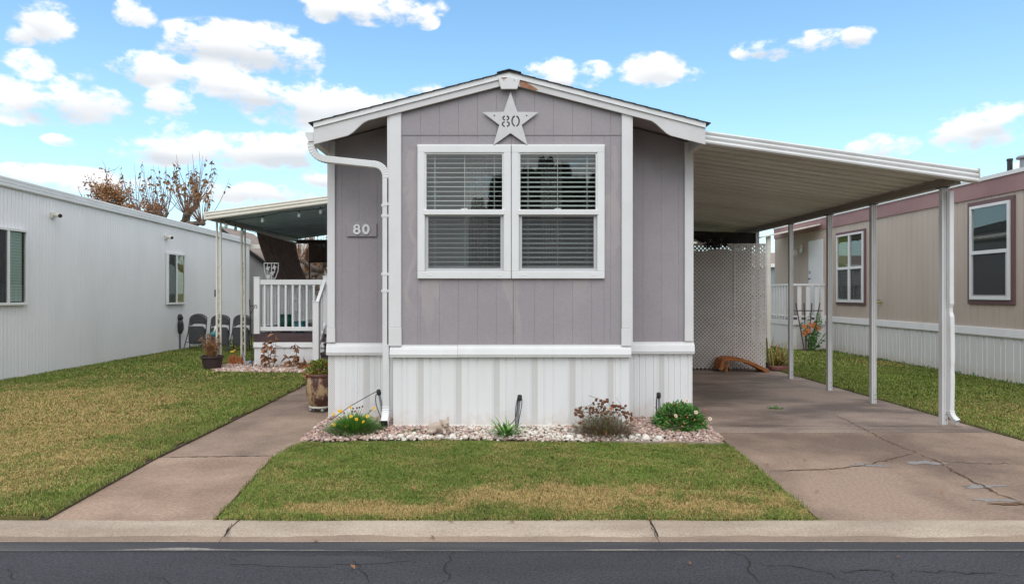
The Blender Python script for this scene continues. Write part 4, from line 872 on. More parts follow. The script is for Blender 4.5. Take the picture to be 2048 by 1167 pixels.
# crumpled downspout on the front post
y1 = G(1892, 848)[1]; dent = [(1.0 if abs(z - 1.28) > .06 and abs(z - .62) > .05 else .86) for z in [.16 + .05 * i for i in range(50)]]
pth = [(bx + .042 + (.012 * math.sin(z * 2.2) if z < 1.4 else 0), y1 - .055 + (.012 if abs(z - 1.28) < .06 else 0), z) for z in [.16 + .05 * i for i in range(50)] if z < pz + .02]
sd2 = MB().tube(pth, dent[:len(pth)], sec=[(a * .68, b * .68) for a, b in RS], up=(0, 1, 0)).build('downspout', 'alu_white', carport)
e4 = arc((bx + .046, y1 - .055, .17), (bx + .048, y1 - .06, .09), (bx + .07, y1 - .14, .055), 12); MB().tube(e4, [1 + (.09 if i % 2 else -.06) for i in range(len(e4))], sec=[(a * .70, b * .75) for a, b in RS], up=(0, 1, 0), caps=False).build('crushed_outlet', 'alu_white', sd2)

# ---- lattice screen and what hangs above it
def lattice_panel(x0, x1, z0, z1, y, pitch=.0765, w=.033):
    mb = MB()
    for layer, sg in ((0, 1), (1, -1)):
        k0 = int((z0 - x1) / pitch) - 2 if sg > 0 else int((z0 + x0) / pitch) - 2; k1 = int((z1 - x0) / pitch) + 2 if sg > 0 else int((z1 + x1) / pitch) + 2
        for k in range(k0, k1):
            c_ = k * pitch; pts = []
            f = lambda x: c_ + sg * x
            xa, xb = (x0, x1)
            if sg > 0: lo, hi = max(x0, z0 - c_), min(x1, z1 - c_)
            else: lo, hi = max(x0, c_ - z1), min(x1, c_ - z0)
            if hi - lo < .03: continue
            d = w / 2 / math.sqrt(2); ya = y + layer * .007
            a = Vector((lo, 0, f(lo))); b = Vector((hi, 0, f(hi))); n = Vector((-sg * d, 0, d))
            mb.add([(a.x - n.x, ya, a.z - n.z), (b.x - n.x, ya, b.z - n.z), (b.x + n.x, ya, b.z + n.z), (a.x + n.x, ya, a.z + n.z),
                    (a.x - n.x, ya + .006, a.z - n.z), (b.x - n.x, ya + .006, b.z - n.z), (b.x + n.x, ya + .006, b.z + n.z), (a.x + n.x, ya + .006, a.z + n.z)],
                   [(0, 1, 2, 3), (7, 6, 5, 4), (0, 4, 5, 1), (1, 5, 6, 2), (2, 6, 7, 3), (3, 7, 4, 0)])
    return mb
LY = 12.52
lat = thing('lattice_screen', 'white lattice screen closing the back of the carport', 'lattice', (3.8, LY, 0))
for (a, b) in ((2.22, 3.24), (3.245, 4.463), (4.472, 5.065)):
    tag(lattice_panel(a, b, .02, 2.42, LY).build('lattice_panel', 'lattice', lat), kind='stuff')
    for x in (a, b - .02): MB().box(x, x + .02, LY - .004, LY - .0005, .02, 2.42).build('edge_strip', 'lattice', lat)
MB().box(4.455, 4.48, LY - .010, LY - .0045, 1.1, 2.38).build('seam_strip', 'lattice', lat)
MB().box(2.22, 5.065, LY - .004, LY - .0005, 2.40, 2.425).build('top_strip', 'lattice', lat)
for z in (.03, 1.38): MB().box(2.22, 5.06, LY + .02, LY + .055, z, z + .07).build('rear_rail', 'deck_wood', lat)
# storage behind the screen
def shelfy(name, label, cat, boxes, m, loc):
    t = thing(name, label, cat, loc)
    for nm, b, mm in boxes: MB().box(*b).build(nm, mm or m, t, bevel=.006)
    return t
shelfy('storage_cabinet', 'dark storage cabinet half seen through the lattice screen', 'cabinet', [('body', (4.35, 4.93, 13.2, 13.8, 0, 2.0), None), ('door', (4.37, 4.63, 13.17, 13.2, .06, 1.95), None), ('door', (4.65, 4.91, 13.17, 13.2, .06, 1.95), None)], 'black_plastic', (4.6, 13.5, 0))
shelfy('storage_cabinet', 'grey storage cabinet behind the left half of the lattice', 'cabinet', [('body', (2.4, 3.9, 13.6, 14.2, 0, 1.75), None), ('door', (2.43, 3.13, 13.57, 13.6, .06, 1.7), None), ('door', (3.17, 3.87, 13.57, 13.6, .06, 1.7), None)], 'shed_wall', (3.2, 13.9, 0))
tp = MB(); n = 40; m_ = 10  # added dark backdrop, stands in for shade behind the lattice holes
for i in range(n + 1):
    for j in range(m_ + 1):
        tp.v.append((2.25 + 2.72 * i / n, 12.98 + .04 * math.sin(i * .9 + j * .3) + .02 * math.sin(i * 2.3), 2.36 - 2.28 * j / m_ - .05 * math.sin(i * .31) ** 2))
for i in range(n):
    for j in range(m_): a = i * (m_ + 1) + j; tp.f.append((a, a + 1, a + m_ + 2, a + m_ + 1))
tag(tp.build('dark_sheet', 'tarp_and_backdrop', smooth=True), 'dark backdrop sheet added behind the lattice to shade its holes', 'tarp')
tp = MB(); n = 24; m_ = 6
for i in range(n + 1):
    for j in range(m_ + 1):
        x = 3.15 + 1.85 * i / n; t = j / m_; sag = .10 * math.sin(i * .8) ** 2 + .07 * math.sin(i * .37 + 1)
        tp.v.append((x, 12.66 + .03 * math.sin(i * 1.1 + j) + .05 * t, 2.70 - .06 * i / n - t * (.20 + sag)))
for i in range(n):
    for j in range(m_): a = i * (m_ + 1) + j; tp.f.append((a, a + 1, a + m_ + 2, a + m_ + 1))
tag(tp.build('dark_sheet', 'tarp_and_backdrop', smooth=True), 'dark brown tarp sagging between the lattice and carport roof', 'tarp')
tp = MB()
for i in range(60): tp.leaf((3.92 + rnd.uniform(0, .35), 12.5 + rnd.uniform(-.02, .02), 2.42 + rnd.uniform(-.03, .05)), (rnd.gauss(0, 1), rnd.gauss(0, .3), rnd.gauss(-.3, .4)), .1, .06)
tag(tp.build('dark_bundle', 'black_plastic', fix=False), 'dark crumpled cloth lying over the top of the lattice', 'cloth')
# ---- orange arched plastic piece on the slab
ar = thing('toy_slide', 'orange brown arched plastic slide lying before the lattice', 'toy slide', (4.3, 12.2, 0))
pts = [U(x, y, 12.25) for x, y in ((1434, 737), (1437, 722), (1441, 716), (1450, 714), (1475, 715), (1490, 720), (1508, 728), (1520, 734), (1531, 741))]
cv = []
for a, b in zip(pts, pts[1:]): cv += [Vector(a).lerp(Vector(b), t / 4) for t in range(4)]
cv.append(Vector(pts[-1])); cv = [Vector((p.x, p.y, max(p.z, .02))) for p in cv]
for _ in range(3): cv = [cv[0]] + [(cv[i - 1] + cv[i] * 2 + cv[i + 1]) / 4 for i in range(1, len(cv) - 1)] + [cv[-1]]
for dy, nm in ((-.16, 'side_rail'), (.16, 'side_rail')):
    MB().tube([(p.x, p.y + dy, p.z) for p in cv], 1.0, sec=[(-.045, -.02), (-.045, .02), (-.008, .022), (0, .012), (.012, .022), (.016, .012), (.016, -.012), (.012, -.022), (0, -.012), (-.008, -.022)], up=(0, 0, 1)).build(nm, 'orange', ar, smooth=False, bevel=.003)
mb = MB()
for p in cv[3:]: mb.v += [(p.x, p.y - .15, p.z + .004), (p.x, p.y + .15, p.z + .004), (p.x, p.y + .15, p.z - .012), (p.x, p.y - .15, p.z - .012)]
for i in range(len(cv) - 4):
    for j in range(4): a = 4 * i + j; b = 4 * i + (j + 1) % 4; mb.f.append((a, b, b + 4, a + 4))
mb.build('slide_bed', 'orange', ar)
p = cv[2]; MB().tube([(p.x + .10, 12.09, .01), (p.x + .11, 12.09, .10), (p.x + .15, 12.09, .17)], .028, 8).build('front_leg', 'orange', ar); MB().tube([(p.x + .10, 12.41, .01), (p.x + .11, 12.41, .10), (p.x + .15, 12.41, .17)], .028, 8).build('front_leg', 'orange', ar)
MB().box(cv[0].x + .0, cv[0].x + .02, 12.12, 12.38, .06, .17).build('end_panel', 'orange', ar, bevel=.004)

# ================================================================== WHITE HOME ON THE LEFT
def side_window(parent, X, sg, y0, y1, z0, z1, fm, style, fw=.045, trimw=0, tm=None):
    e = lambda a, b: (min(X + sg * a, X + sg * b), max(X + sg * a, X + sg * b))
    w = MB(); x0, x1 = e(.002, .055)
    w.box(x0, x1, y0, y1, z1 - fw, z1); w.box(x0, x1, y0, y1, z0, z0 + fw); w.box(x0, x1, y0, y0 + fw, z0 + fw, z1 - fw); w.box(x0, x1, y1 - fw, y1, z0 + fw, z1 - fw)
    win = w.build('window', fm, parent, bevel=.003)
    if trimw:
        t = MB(); x0, x1 = e(.0, .03); a, b, c_, d = y0 - trimw, y1 + trimw, z0 - trimw, z1 + trimw
        t.box(x0, x1, a, b, z1 + .001, d); t.box(x0, x1, a, b, c_, z0 - .001); t.box(x0, x1, a, y0 - .001, z0, z1); t.box(x0, x1, y1 + .001, b, z0, z1); t.build('trim', tm, win, bevel=.003)
    ym_, zm = (y0 + y1) / 2, (z0 + z1) / 2; xb0, xb1 = e(.004, .008)
    ins = (y0 + fw, y1 - fw, z0 + fw, z1 - fw)
    MB().box(xb0, xb1, *ins).build('backing', 'dark', win)
    xp = e(.030, .033)
    if style == 'slider':
        MB().box(*e(.02, .052), ym_ - .025, ym_ + .025, z0 + fw, z1 - fw).build('mullion', fm, win)
        MB().box(*xp, *ins).build('pane', 'pane_far', win)
        xx = X + sg * .040; MB().add([(xx, y0 + fw, z0 + fw), (xx, ym_ - .025, z0 + fw), (xx, ym_ - .025, z1 - fw), (xx, y0 + fw, z1 - fw)], [(0, 1, 2, 3)]).build('insect_screen', 'screen', win)
    else:
        cols = [(y0 + fw, y1 - fw)] if style == 'single' else [(y0 + fw, ym_ - .03), (ym_ + .03, y1 - fw)]
        if style == 'double': MB().box(*e(.01, .058), ym_ - .03, ym_ + .03, z0 + fw, z1 - fw).build('mullion', fm, win)
        for a, b in cols:
            MB().box(*e(.012, .062), a, b, zm - .03, zm + .03).build('meeting_rail', fm, win)
            MB().box(*xp, a, b, zm + .03, z1 - fw).build('pane', 'pane_far', win); MB().box(*xp, a, b, z0 + fw, zm - .03).build('pane', 'pane_far', win)
            xx = X + sg * .042; MB().add([(xx, a, z0 + fw), (xx, b, z0 + fw), (xx, b, zm - .03), (xx, a, zm - .03)], [(0, 1, 2, 3)]).build('insect_screen', 'screen', win)
            s = MB(); s.box(*e(.03, .05), a, b, z0 + fw, z0 + fw + .03); s.box(*e(.03, .05), a, a + .03, z0 + fw + .03, zm - .03); s.box(*e(.03, .05), b - .03, b, z0 + fw + .03, zm - .03); s.build('lower_sash', 'sash_grey', win)
    return win, ins, (xb0, xb1)
LX = -8.26; LY0, LY1 = 7.0, 21.1
ltop = lambda y: 3.405 - .0185 * (y - 10.7)
left = thing('mobile_home', 'white ribbed metal mobile home along the left lawn', 'mobile home', (LX - 2, 14, 0))
MB().prism([(LY0, .02), (LY1, .02), (LY1, ltop(LY1) - .17), (LY0, ltop(LY0) - .17)], 'yz', LX - 4.2, LX - .012).build('wall', 'white_rib', left)
rp = .0836; w5 = rp * 5; pr = [(0, 0)]
for k in range(5):
    b = k * rp; pr += [(b + .002, -.008), (b + .010, -.008), (b + .014, 0), (b + .040, 0), (b + .043, .003), (b + .049, .003), (b + .052, 0), (b + rp - .001, 0)]
y = LY0; i = 0
while y < LY1:
    zt = ltop(y) - .15
    mb = MB().prism([(LX + q, y + p) for p, q in pr] + [(LX - .02, y + w5 - .001), (LX - .02, y)], 'xy', .03, zt); mb.build('wall_panel', 'white_rib', left); y += w5
n = 3
fpl = [(LX - .01, 0), (LX + .03, 0), (LX + .045, -.012), (LX + .045, -.045), (LX + .036, -.05), (LX + .036, -.062), (LX + .05, -.068), (LX + .05, -.10), (LX + .04, -.106), (LX + .04, -.118), (LX + .056, -.125), (LX + .056, -.158), (LX + .045, -.172), (LX - .01, -.172)]
for a, b in ((LY0 - .1, 10.9), (10.9, 14.5), (14.5, 18.1), (18.1, LY1 + .1)):
    MB().prism(fpl, 'xz', a + .001, b - .001).map(lambda x, y, z: (x, y, z + ltop(y))).build('eave_fascia', 'alu_white', left)
MB().prism([(LY0 - .1, ltop(LY0) - .03), (LY1 + .1, ltop(LY1) - .03), (LY1 + .1, ltop(LY1) - .1), (LY0 - .1, ltop(LY0) - .1)], 'yz', LX - 4.3, LX - .011).build('roof', 'alu_white', left)
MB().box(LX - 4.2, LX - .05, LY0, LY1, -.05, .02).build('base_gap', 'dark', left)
win, ins, xb = side_window(left, LX + .008, 1, 10.36, 11.24, 1.27, 2.56, 'frame', 'slider')
for k in range(24): MB().box(xb[1] + .001, xb[1] + .006, 10.82, ins[1] - .06, ins[2] + .02 + k * .049, ins[2] + .0655 + k * .049).build('blind_slat', 'pale_green', win)
win, ins, xb = side_window(left, LX + .008, 1, 15.94, 16.82, 1.19, 2.47, 'frame', 'slider')
MB().box(xb[1] + .001, xb[1] + .004, (ins[0] + ins[1]) / 2, ins[1], ins[2], ins[3]).build('drawn_blind', 'leaf_yellow', win)
for (px_, py_, lab) in ((104, 430, 'small cream security camera nearest the street on white wall'), (331, 474, 'small cream security camera above the narrow window on white wall')):
    s_ = (CXP - px_) / -LX; cyy = F / s_; czz = CAMH + (HZ - py_) / s_
    t = thing('security_camera', lab, 'camera', (LX, cyy, czz), group='security cameras on the white wall')
    MB().box(LX + .004, LX + .03, cyy - .05, cyy + .05, czz - .06, czz + .05).build('mount', 'cream_metal', t, bevel=.006)
    MB().tube([(LX + .03, cyy - .0, czz), (LX + .09, cyy - .02, czz - .01)], .016, 8).build('arm', 'cream_metal', t)
    MB().tube([(LX + .06, cyy + .03, czz + .005), (LX + .19, cyy - .06, czz - .02)], .042, 12).build('housing', 'cream_metal', t, smooth=False); MB().tube([(LX + .185, cyy - .057, czz - .019), (LX + .194, cyy - .063, czz - .021)], .034, 12).build('lens', 'dark', t)

# ================================================================== BEIGE HOME ON THE RIGHT
QX = 8.25; QY0, QY1 = 7.0, 19.6
right = thing('mobile_home', 'beige mobile home with maroon fascia and white skirting', 'mobile home', (QX + 2, 13, 0))
MB().box(QX + .014, QX + 4.5, QY0, QY1, .0, 3.3).build('wall', 'beige_siding', right)
bm_ = MB().box(-.012, .002, .0025, .1625, .86, 3.14).mesh('siding_board', 'beige_siding', bevel=.003)
y = QY0
while y < QY1 - .02: place(bm_, 'siding_board', right, (QX + .012, y, 0)); y += .165
for a, b in ((QY0, 10.2), (10.2, 13.85), (13.85, 17.5), (17.5, QY1 + .1)):
    MB().prism([(QX - .03, 3.40), (QX - .03, 3.11), (QX + .0, 3.11), (QX + .03, 3.40)], 'xz', a + .002, b - .002).build('fascia_board', 'maroon', right)
MB().prism([(QX - .055, 3.455), (QX - .055, 3.39), (QX - .035, 3.39), (QX - .035, 3.445), (QX + .2, 3.49), (QX + .2, 3.50)], 'xz', QY0 - .05, QY1 + .12).build('drip_edge', 'frame', right)
MB().prism([(QX - .04, 3.45), (QX + 2.3, 3.95), (QX + 4.6, 3.45), (QX + 4.6, 3.40), (QX - .04, 3.40)], 'xz', QY0 - .04, QY1 + .1).build('roof', 'roof_far', right)
MB().prism([(QX - .012, .89), (QX - .03, .885), (QX - .045, .76), (QX - .03, .735), (QX + .01, .735), (QX + .01, .89)], 'xz', QY0, 16.6).build('skirting_cap_band', 'vinyl', right)
y = QY0; k = 0
spm = MB().prism([(-.02, 0), (-.02, .05), (-.008, .055), (-.008, .09), (-.02, .095), (-.02, .19), (-.008, .195), (-.008, .225), (-.02, .23), (-.02, .385), (-.027, .390), (-.027, .404), (.0, .404), (.0, 0)], 'xy', .015, .74).mesh('skirting_panel', 'vinyl')
while y < 16.5: place(spm, 'skirting_panel', right, (QX + .004, y, 0)); y += .406
side_window(right, QX, -1, 10.52, 11.42, 1.36, 2.98, 'frame', 'single', .05, .075, 'maroon_dark')
w_, ins, xb = side_window(right, QX, -1, 14.80, 15.98, 1.25, 2.88, 'frame', 'double', .045, .06, 'maroon_dark')
for (a, b) in ((15.45, 15.93),): MB().box(xb[0] - .004, xb[0] - .001, a, b, 2.1, 2.83).build('curtain', 'leaf_lime', w_)
dr = MB().box(QX - .035, QX - .001, 16.68, 17.46, .82, 2.86).build('door', 'frame', right, bevel=.004)
MB().ball((QX - .06, 17.38, 1.86), .03, 10, 6).build('door_knob', 'galv', dr); MB().box(QX - .045, QX - .035, 17.34, 17.42, 1.98, 2.06).build('deadbolt', 'galv', dr); MB().box(QX - .02, QX - .0005, 16.60, 17.54, .82, 2.93).build('door_trim', 'beige_siding', dr)
lt = thing('porch_light', 'cream wall lamp beside the white door of the beige home', 'wall lamp', (QX - .05, 17.9, 2.6))
MB().box(QX - .03, QX, 17.82, 17.98, 2.58, 2.80).build('wall_plate', 'cream_metal', lt, bevel=.01); MB().tube([(QX - .03, 17.9, 2.72), (QX - .16, 17.9, 2.74), (QX - .2, 17.9, 2.68)], .018, 8).build('arm', 'cream_metal', lt); MB().ball((QX - .2, 17.9, 2.58), (.10, .10, .11), 14, 9).build('globe', 'cream_metal', lt, smooth=True)
tp_ = thing('garden_tap', 'small brass garden tap on the beige wall', 'tap', (QX, 14.15, 1.25)); MB().tube([(QX, 14.15, 1.27), (QX - .10, 14.15, 1.27), (QX - .13, 14.15, 1.2)], .02, 8).build('spout', 'leaf_yellow', tp_); MB().ball((QX - .06, 14.15, 1.33), (.04, .04, .02), 8, 5).build('wheel', 'galv', tp_)
for (y_, r_, h_, m, lab) in ((12.3, .045, .30, 'black_metal', 'thin black vent pipe on the roof of the beige home'), (11.95, .075, .22, 'galv', 'grey capped vent on the roof of the beige home')):
    zz = 3.70; v = thing('roof_vent', lab, 'roof vent', (9.6, y_, zz - .1)); MB().tube([(9.6, y_, zz - .12), (9.6, y_, zz + h_)], r_, 12).build('pipe', m, v)
    MB().lathe([(r_ * 1.7, 0), (r_ * 1.8, .02), (r_ * 1.5, .05), (r_ * .5, .07)], 14, (9.6, y_, zz + h_ + .02)).build('cap', m, v) if m == 'galv' else MB().lathe([(r_ * 1.15, 0), (r_ * 1.15, .04)], 12, (9.6, y_, zz + h_ - .03)).build('cap', m, v)
# its small porch, rail and awning
porch = thing('porch', 'white railed porch at the door of the beige home', 'porch', (7.8, 17.3, 0))
MB().box(7.32, QX - .03, 16.62, 19.2, .74, .80).build('deck_floor', 'deck_wood', porch)
for x0, x1, y0, y1 in ((7.30, QX - .03, 16.58, 16.62), (7.28, 7.32, 16.58, 19.2)):
    MB().box(x0, x1, y0 - .02, y1, .66, .79).build('skirting_cap_band', 'vinyl', porch)
for k in range(4): MB().box(7.30 + .235 * k, 7.30 + .235 * k + .23, 16.60, 16.62, .0, .66).build('skirting_panel', 'vinyl', porch)
for k in range(6): MB().box(7.30, 7.318, 16.63 + .42 * k, 16.63 + .42 * k + .415, 0, .66).build('skirting_panel', 'vinyl', porch)
MB().box(7.28, QX - .03, 16.57, 16.63, 1.66, 1.71).build('rail', 'frame', porch); MB().box(7.28, 7.34, 16.63, 18.2, 1.66, 1.71).build('rail', 'frame', porch); MB().box(7.28, QX - .03, 16.58, 16.62, .86, .90).build('rail', 'frame', porch); MB().box(7.29, 7.33, 16.63, 18.2, .86, .90).build('rail', 'frame', porch)
bmn = MB().box(-.05, .05, -.012, .012, .80, 1.66).mesh('baluster', 'frame'); bmm = MB().box(-.012, .012, -.05, .05, .80, 1.66).mesh('baluster', 'frame')
for x in (7.33, 7.58, 7.80, 8.02, 8.17): place(bmn, 'baluster', porch, (x, 16.60, 0))
for k in range(9): place(bmm, 'baluster', porch, (7.31, 16.80 + .17 * k, 0))
aw = thing('awning', 'white slatted metal awning over the beige home porch', 'awning', (6.9, 17, 0))
for k in range(5):
    MB().prism([(6.70, 2.93), (QX - .06, 3.26), (QX - .06, 3.225), (6.70, 2.895)], 'xz', 16.75 + k * .5, 16.75 + k * .5 + .06).build('rib', 'cream_metal', aw); MB().prism([(6.70, 2.93), (QX - .06, 3.26), (QX - .06, 3.25), (6.70, 2.92)], 'xz', 16.812 + k * .5, 16.75 + k * .5 + .499).build('panel', 'cream_metal', aw)
MB().box(6.86, 6.96, 16.85, 16.95, 0, 2.96).build('post', 'cream_metal', aw, bevel=.008); MB().box(6.86, 6.96, 18.9, 19.0, 0, 2.96).build('post', 'cream_metal', aw, bevel=.008)

# ================================================================== SIDE PORCH OF THE GREY HOME
AY0, AY1 = 12.28, 17.4
az_ = lambda x: 2.90 + .133 * (x + 5.62)             # underside of the awning
pawn = thing('awning', 'cream metal awning with dark blue underside over side porch', 'awning', (-5.5, 12.6, 0))
pm2 = pan_mesh(-5.58, -2.02, az_, .30, 'teal_pan', .02); y = AY0 + .05
while y < AY1 - .05: place(pm2, 'roof_pan', pawn, (0, y, 0)); y += .30
fp2 = [(0, .092), (-.02, .092), (-.035, .082), (-.035, .066), (-.022, .058), (-.022, .046), (-.038, .038), (-.044, .022), (-.036, .006), (-.024, 0), (-.024, -.012), (-.042, -.022), (-.044, -.046), (-.032, -.062), (0, -.066), (.006, -.06), (.006, .09)]
MB().prism(fp2, 'yz', -5.63, -2.02).map(lambda x, y, z: (x, y + AY0 + .03, z + az_(x) + .015)).build('front_fascia', 'cream_metal', pawn)
MB().prism([(-5.64, .09), (-5.60, .09), (-5.60, -.05), (-5.64, -.05)], 'xz', AY0 - .01, AY1).map(lambda x, y, z: (x, y, z + az_(-5.62) + .015)).build('side_fascia', 'cream_metal', pawn)
zb = az_(-5.5) - .004
MB().box(-5.545, -5.455, AY0 + .08, AY1, zb - .07, zb).build('side_beam', 'beam_metal', pawn, bevel=.006)
MB().box(-5.5, -2.02, AY1 - .06, AY1, zb - .12, zb - .02).build('rear_beam', 'deck_wood', pawn)
def scroll(mb, x, y, z, h, sg):
    pts = []
    for i in range(22):
        t = i / 21; a = t * math.pi * 1.0; pts.append((x + sg * .020 * math.sin(a * 2), y, z + (t - .5) * h))
    mb.tube(pts, .006, 6)
    for e, q in ((-.5, 1), (.5, -1)):
        mb.tube([(x + sg * q * .012 * math.cos(a * .9), y, z + e * h * .95 + .022 * math.sin(a * .9) * q) for a in range(0, 8)], .0055, 6)
for (px_, Yp, tilt) in ((437.5, 12.58, 0), (486.5, 13.72, 0)):
    x = (px_ - CXP) * Yp / F; po = MB().box(x - .052, x - .018, Yp - .02, Yp + .02, 0, zb - .07).box(x + .024, x + .052, Yp - .02, Yp + .02, 0, zb - .07).build('post', 'cream_metal', pawn, bevel=.004)
    mb = MB()
    for k, z in enumerate((.55, 1.0, 1.45, 1.95)): scroll(mb, x + .003, Yp, z, .30, 1 if k % 2 else -1); mb.leaf((x + .003, Yp - .01, z), (.4, -.2, 1), .09, .035); mb.leaf((x + .003, Yp - .01, z - .05), (-.4, -.2, 1), .08, .03)
    mb.build('scroll_work', 'cream_metal', po)
    if Yp < 13: MB().box(x - .075, x - .053, Yp - .03, Yp + .03, 1.40, 1.54).build('black_clip', 'black_plastic', po, bevel=.005)
# ---- deck
DYF = 12.95
deck = thing('porch_deck', 'raised porch deck with white baluster railing and brown boards', 'deck', (-4.2, 13, 0))
MB().box(-4.93, -2.05, DYF, 17.0, .60, .655).build('deck_floor', 'deck_wood', deck)
MB().box(-4.95, -3.52, DYF - .03, DYF - .001, .50, .665).build('rim_board', 'deck_wood', deck); MB().box(-4.95, -4.931, DYF, 17.0, .50, .665).build('rim_board', 'deck_wood', deck)
MB().prism([(DYF - .024, .50), (DYF - .03, .48), (DYF - .042, .40), (DYF - .02, .37), (DYF, .37), (DYF, .50)], 'yz', -4.95, -3.52).build('skirting_cap_band', 'vinyl', deck)
for k in range(7): MB().prism([(-4.94 + .203 * k, DYF - .012), (-4.94 + .203 * k + .19, DYF - .012), (-4.94 + .203 * k + .196, DYF - .005), (-4.94 + .203 * k + .203, DYF - .005), (-4.94 + .203 * k + .203, DYF), (-4.94 + .203 * k, DYF)], 'xy', .01, .37).build('skirting_panel', 'vinyl', deck)
def rail_post(x, y, z0, z1, w=.058):
    p = MB().box(x - w, x + w, y - w, y + w, z0, z1).build('rail_post', 'frame', deck, bevel=.004); MB().prism([(x - w - .008, y - w - .008), (x + w + .008, y - w - .008), (x + w + .008, y + w + .008), (x - w - .008, y + w + .008)], 'xy', z1, z1 + .018).build('post_cap', 'frame', p, bevel=.006)
rail_post(-4.89, DYF + .03, .5, 1.78); rail_post(-3.53, DYF + .06, .2, 1.80, .05); rail_post(-3.55, 12.40, 0, 1.30)
MB().box(-4.83, -3.58, DYF + .0, DYF + .06, 1.64, 1.74).build('top_rail', 'frame', deck, bevel=.004); MB().box(-4.83, -3.58, DYF + .005, DYF + .055, .72, .80).build('bottom_rail', 'frame', deck, bevel=.004)
bb = MB().box(-.019, .019, -.019, .019, .79, 1.65).mesh('baluster', 'frame', bevel=.002)
for k in range(9): place(bb, 'baluster', deck, (-4.745 + .140 * k, DYF + .03, 0))
MB().box(-4.92, -4.86, DYF + .09, 16.9, 1.64, 1.74).build('top_rail', 'frame', deck); MB().box(-4.915, -4.865, DYF + .09, 16.9, .72, .80).build('bottom_rail', 'frame', deck)
for k in range(26): place(bb, 'baluster', deck, (-4.89, DYF + .2 + .143 * k, 0))
sr = [(12.42, 1.20), (12.42, 1.29), (12.98, 1.74), (12.98, 1.65)]; MB().prism(sr, 'yz', -3.58, -3.52).build('stair_rail', 'frame', deck); MB().prism([(p, q - .86) for p, q in sr], 'yz', -3.575, -3.525).build('stair_rail', 'frame', deck)
for k in range(3):
    y_ = 12.53 + .13 * k; z_ = 1.20 + (y_ - 12.42) * .8; MB().box(-3.565, -3.535, y_ - .015, y_ + .015, z_ - .80, z_ + .02).build('baluster', 'frame', deck)
for k in range(3): MB().box(-3.50, -2.05, 12.20 + .25 * k, 12.20 + .25 * k + .27, .165 * (k + 1) - .04, .165 * (k + 1)).build('step', 'deck_wood', deck); MB().box(-3.49, -2.05, 12.23 + .25 * k, 12.25 + .25 * k, .165 * k + .0, .165 * (k + 1) - .041).build('riser', 'deck_wood', deck)
# things on the deck
def plate_leafs(mb, pts, s, y):
    for (x, z) in pts:
        for k in range(4): a = k * 1.57 + .4; mb.leaf((x, y, z), (math.cos(a), -.15, math.sin(a)), s, s * .7, up=(0, 1, 0))
gt = thing('garden_trellis', 'white metal shield shaped trellis with vine leaves on deck', 'trellis', (-4.62, 13.35, .655))
ty = 13.35; sx = ty / F
def TU(px_, py_): q = U(px_, py_, ty); return (q[0], q[2])
A = TU(528, 526); B = TU(557, 526); C_ = TU(542, 566)
MB().tube([(A[0], ty, A[1]), (B[0], ty, B[1])], .010, 8).build('top_bar', 'frame', gt)
for q in (A, B):
    s_ = 1 if q is A else -1; MB().tube([Vector((q[0], ty, q[1])), Vector((q[0] + s_ * .01, ty, q[1] - .16)), Vector((q[0] + s_ * .06, ty, q[1] - .30)), Vector((C_[0], ty, C_[1]))], .009, 8).build('side_bar', 'frame', gt)
MB().tube([(C_[0] + .01, ty, A[1]), (C_[0], ty, .66)], .009, 8).build('stem', 'frame', gt)
for dx in (-.07, .075): MB().tube([(C_[0] + dx, ty, A[1]), (C_[0] + dx, ty, A[1] - .2)], .007, 6).build('inner_bar', 'frame', gt)
mb = MB(); plate_leafs(mb, [(C_[0] - .06, A[1] - .10), (C_[0] + .07, A[1] - .09), (C_[0] + .03, A[1] - .2), (C_[0] - .05, A[1] - .27)], .055, ty - .012); mb.build('vine_leaf_cluster', 'frame', gt)
def wire_chair(loc, rz, lab):
    t = thing('patio_chair', lab, 'chair', loc, rz, 'white chairs on the porch deck')
    P = dict(parent=t, local=True)
    for x, y in ((-.21, -.2), (.21, -.2), (-.21, .2), (.21, .2)): MB().tube([(x, y, 0), (x * .95, y * .95, .42)], .016, 8).build('leg', 'frame', **P)
    for k in range(6): MB().box(-.22, .22, -.22 + .075 * k, -.16 + .075 * k, .42, .44).build('seat_slat', 'frame', **P)
    mb = MB().tube([(-.21, .22, .44), (-.22, .27, .75), (-.15, .30, .92), (.15, .30, .92), (.22, .27, .75), (.21, .22, .44)], .016, 8); mb.build('back_frame', 'frame', **P)
    for k in range(6): MB().tube([(-.15 + .06 * k, .225, .44), (-.15 + .06 * k, .29, .90)], .009, 6).build('back_slat', 'frame', **P)
    for s_ in (-1, 1): MB().tube([(s_ * .22, .25, .66), (s_ * .24, 0, .68), (s_ * .24, -.2, .66), (s_ * .21, -.2, .42)], .015, 8).build('armrest', 'frame', **P)
wire_chair((-4.22, 14.1, .655), .5, 'white slatted porch chair nearest the shield trellis'); wire_chair((-3.75, 14.9, .655), -.6, 'white slatted porch chair nearer the grey home')
tb = thing('patio_table', 'small dark porch table behind the white railing', 'table', (-3.6, 14.0, .655)); MB().box(-3.95, -3.40, 13.8, 14.4, 1.22, 1.25).build('table_top', 'black_metal', tb); [MB().tube([(x, y, .655), (x, y, 1.22)], .016, 6).build('leg', 'black_metal', tb) for x in (-3.92, -3.43) for y in (13.83, 14.37)]
rx_ = thing('storage_tin', 'red and black tin on the dark porch table', 'tin', (-3.75, 14.05, 1.25)); MB().box(-3.86, -3.66, 13.98, 14.14, 1.25, 1.36).build('body', 'black_plastic', rx_, bevel=.008); MB().box(-3.865, -3.655, 13.975, 14.145, 1.36, 1.39).build('lid', 'red_plastic', rx_, bevel=.006)
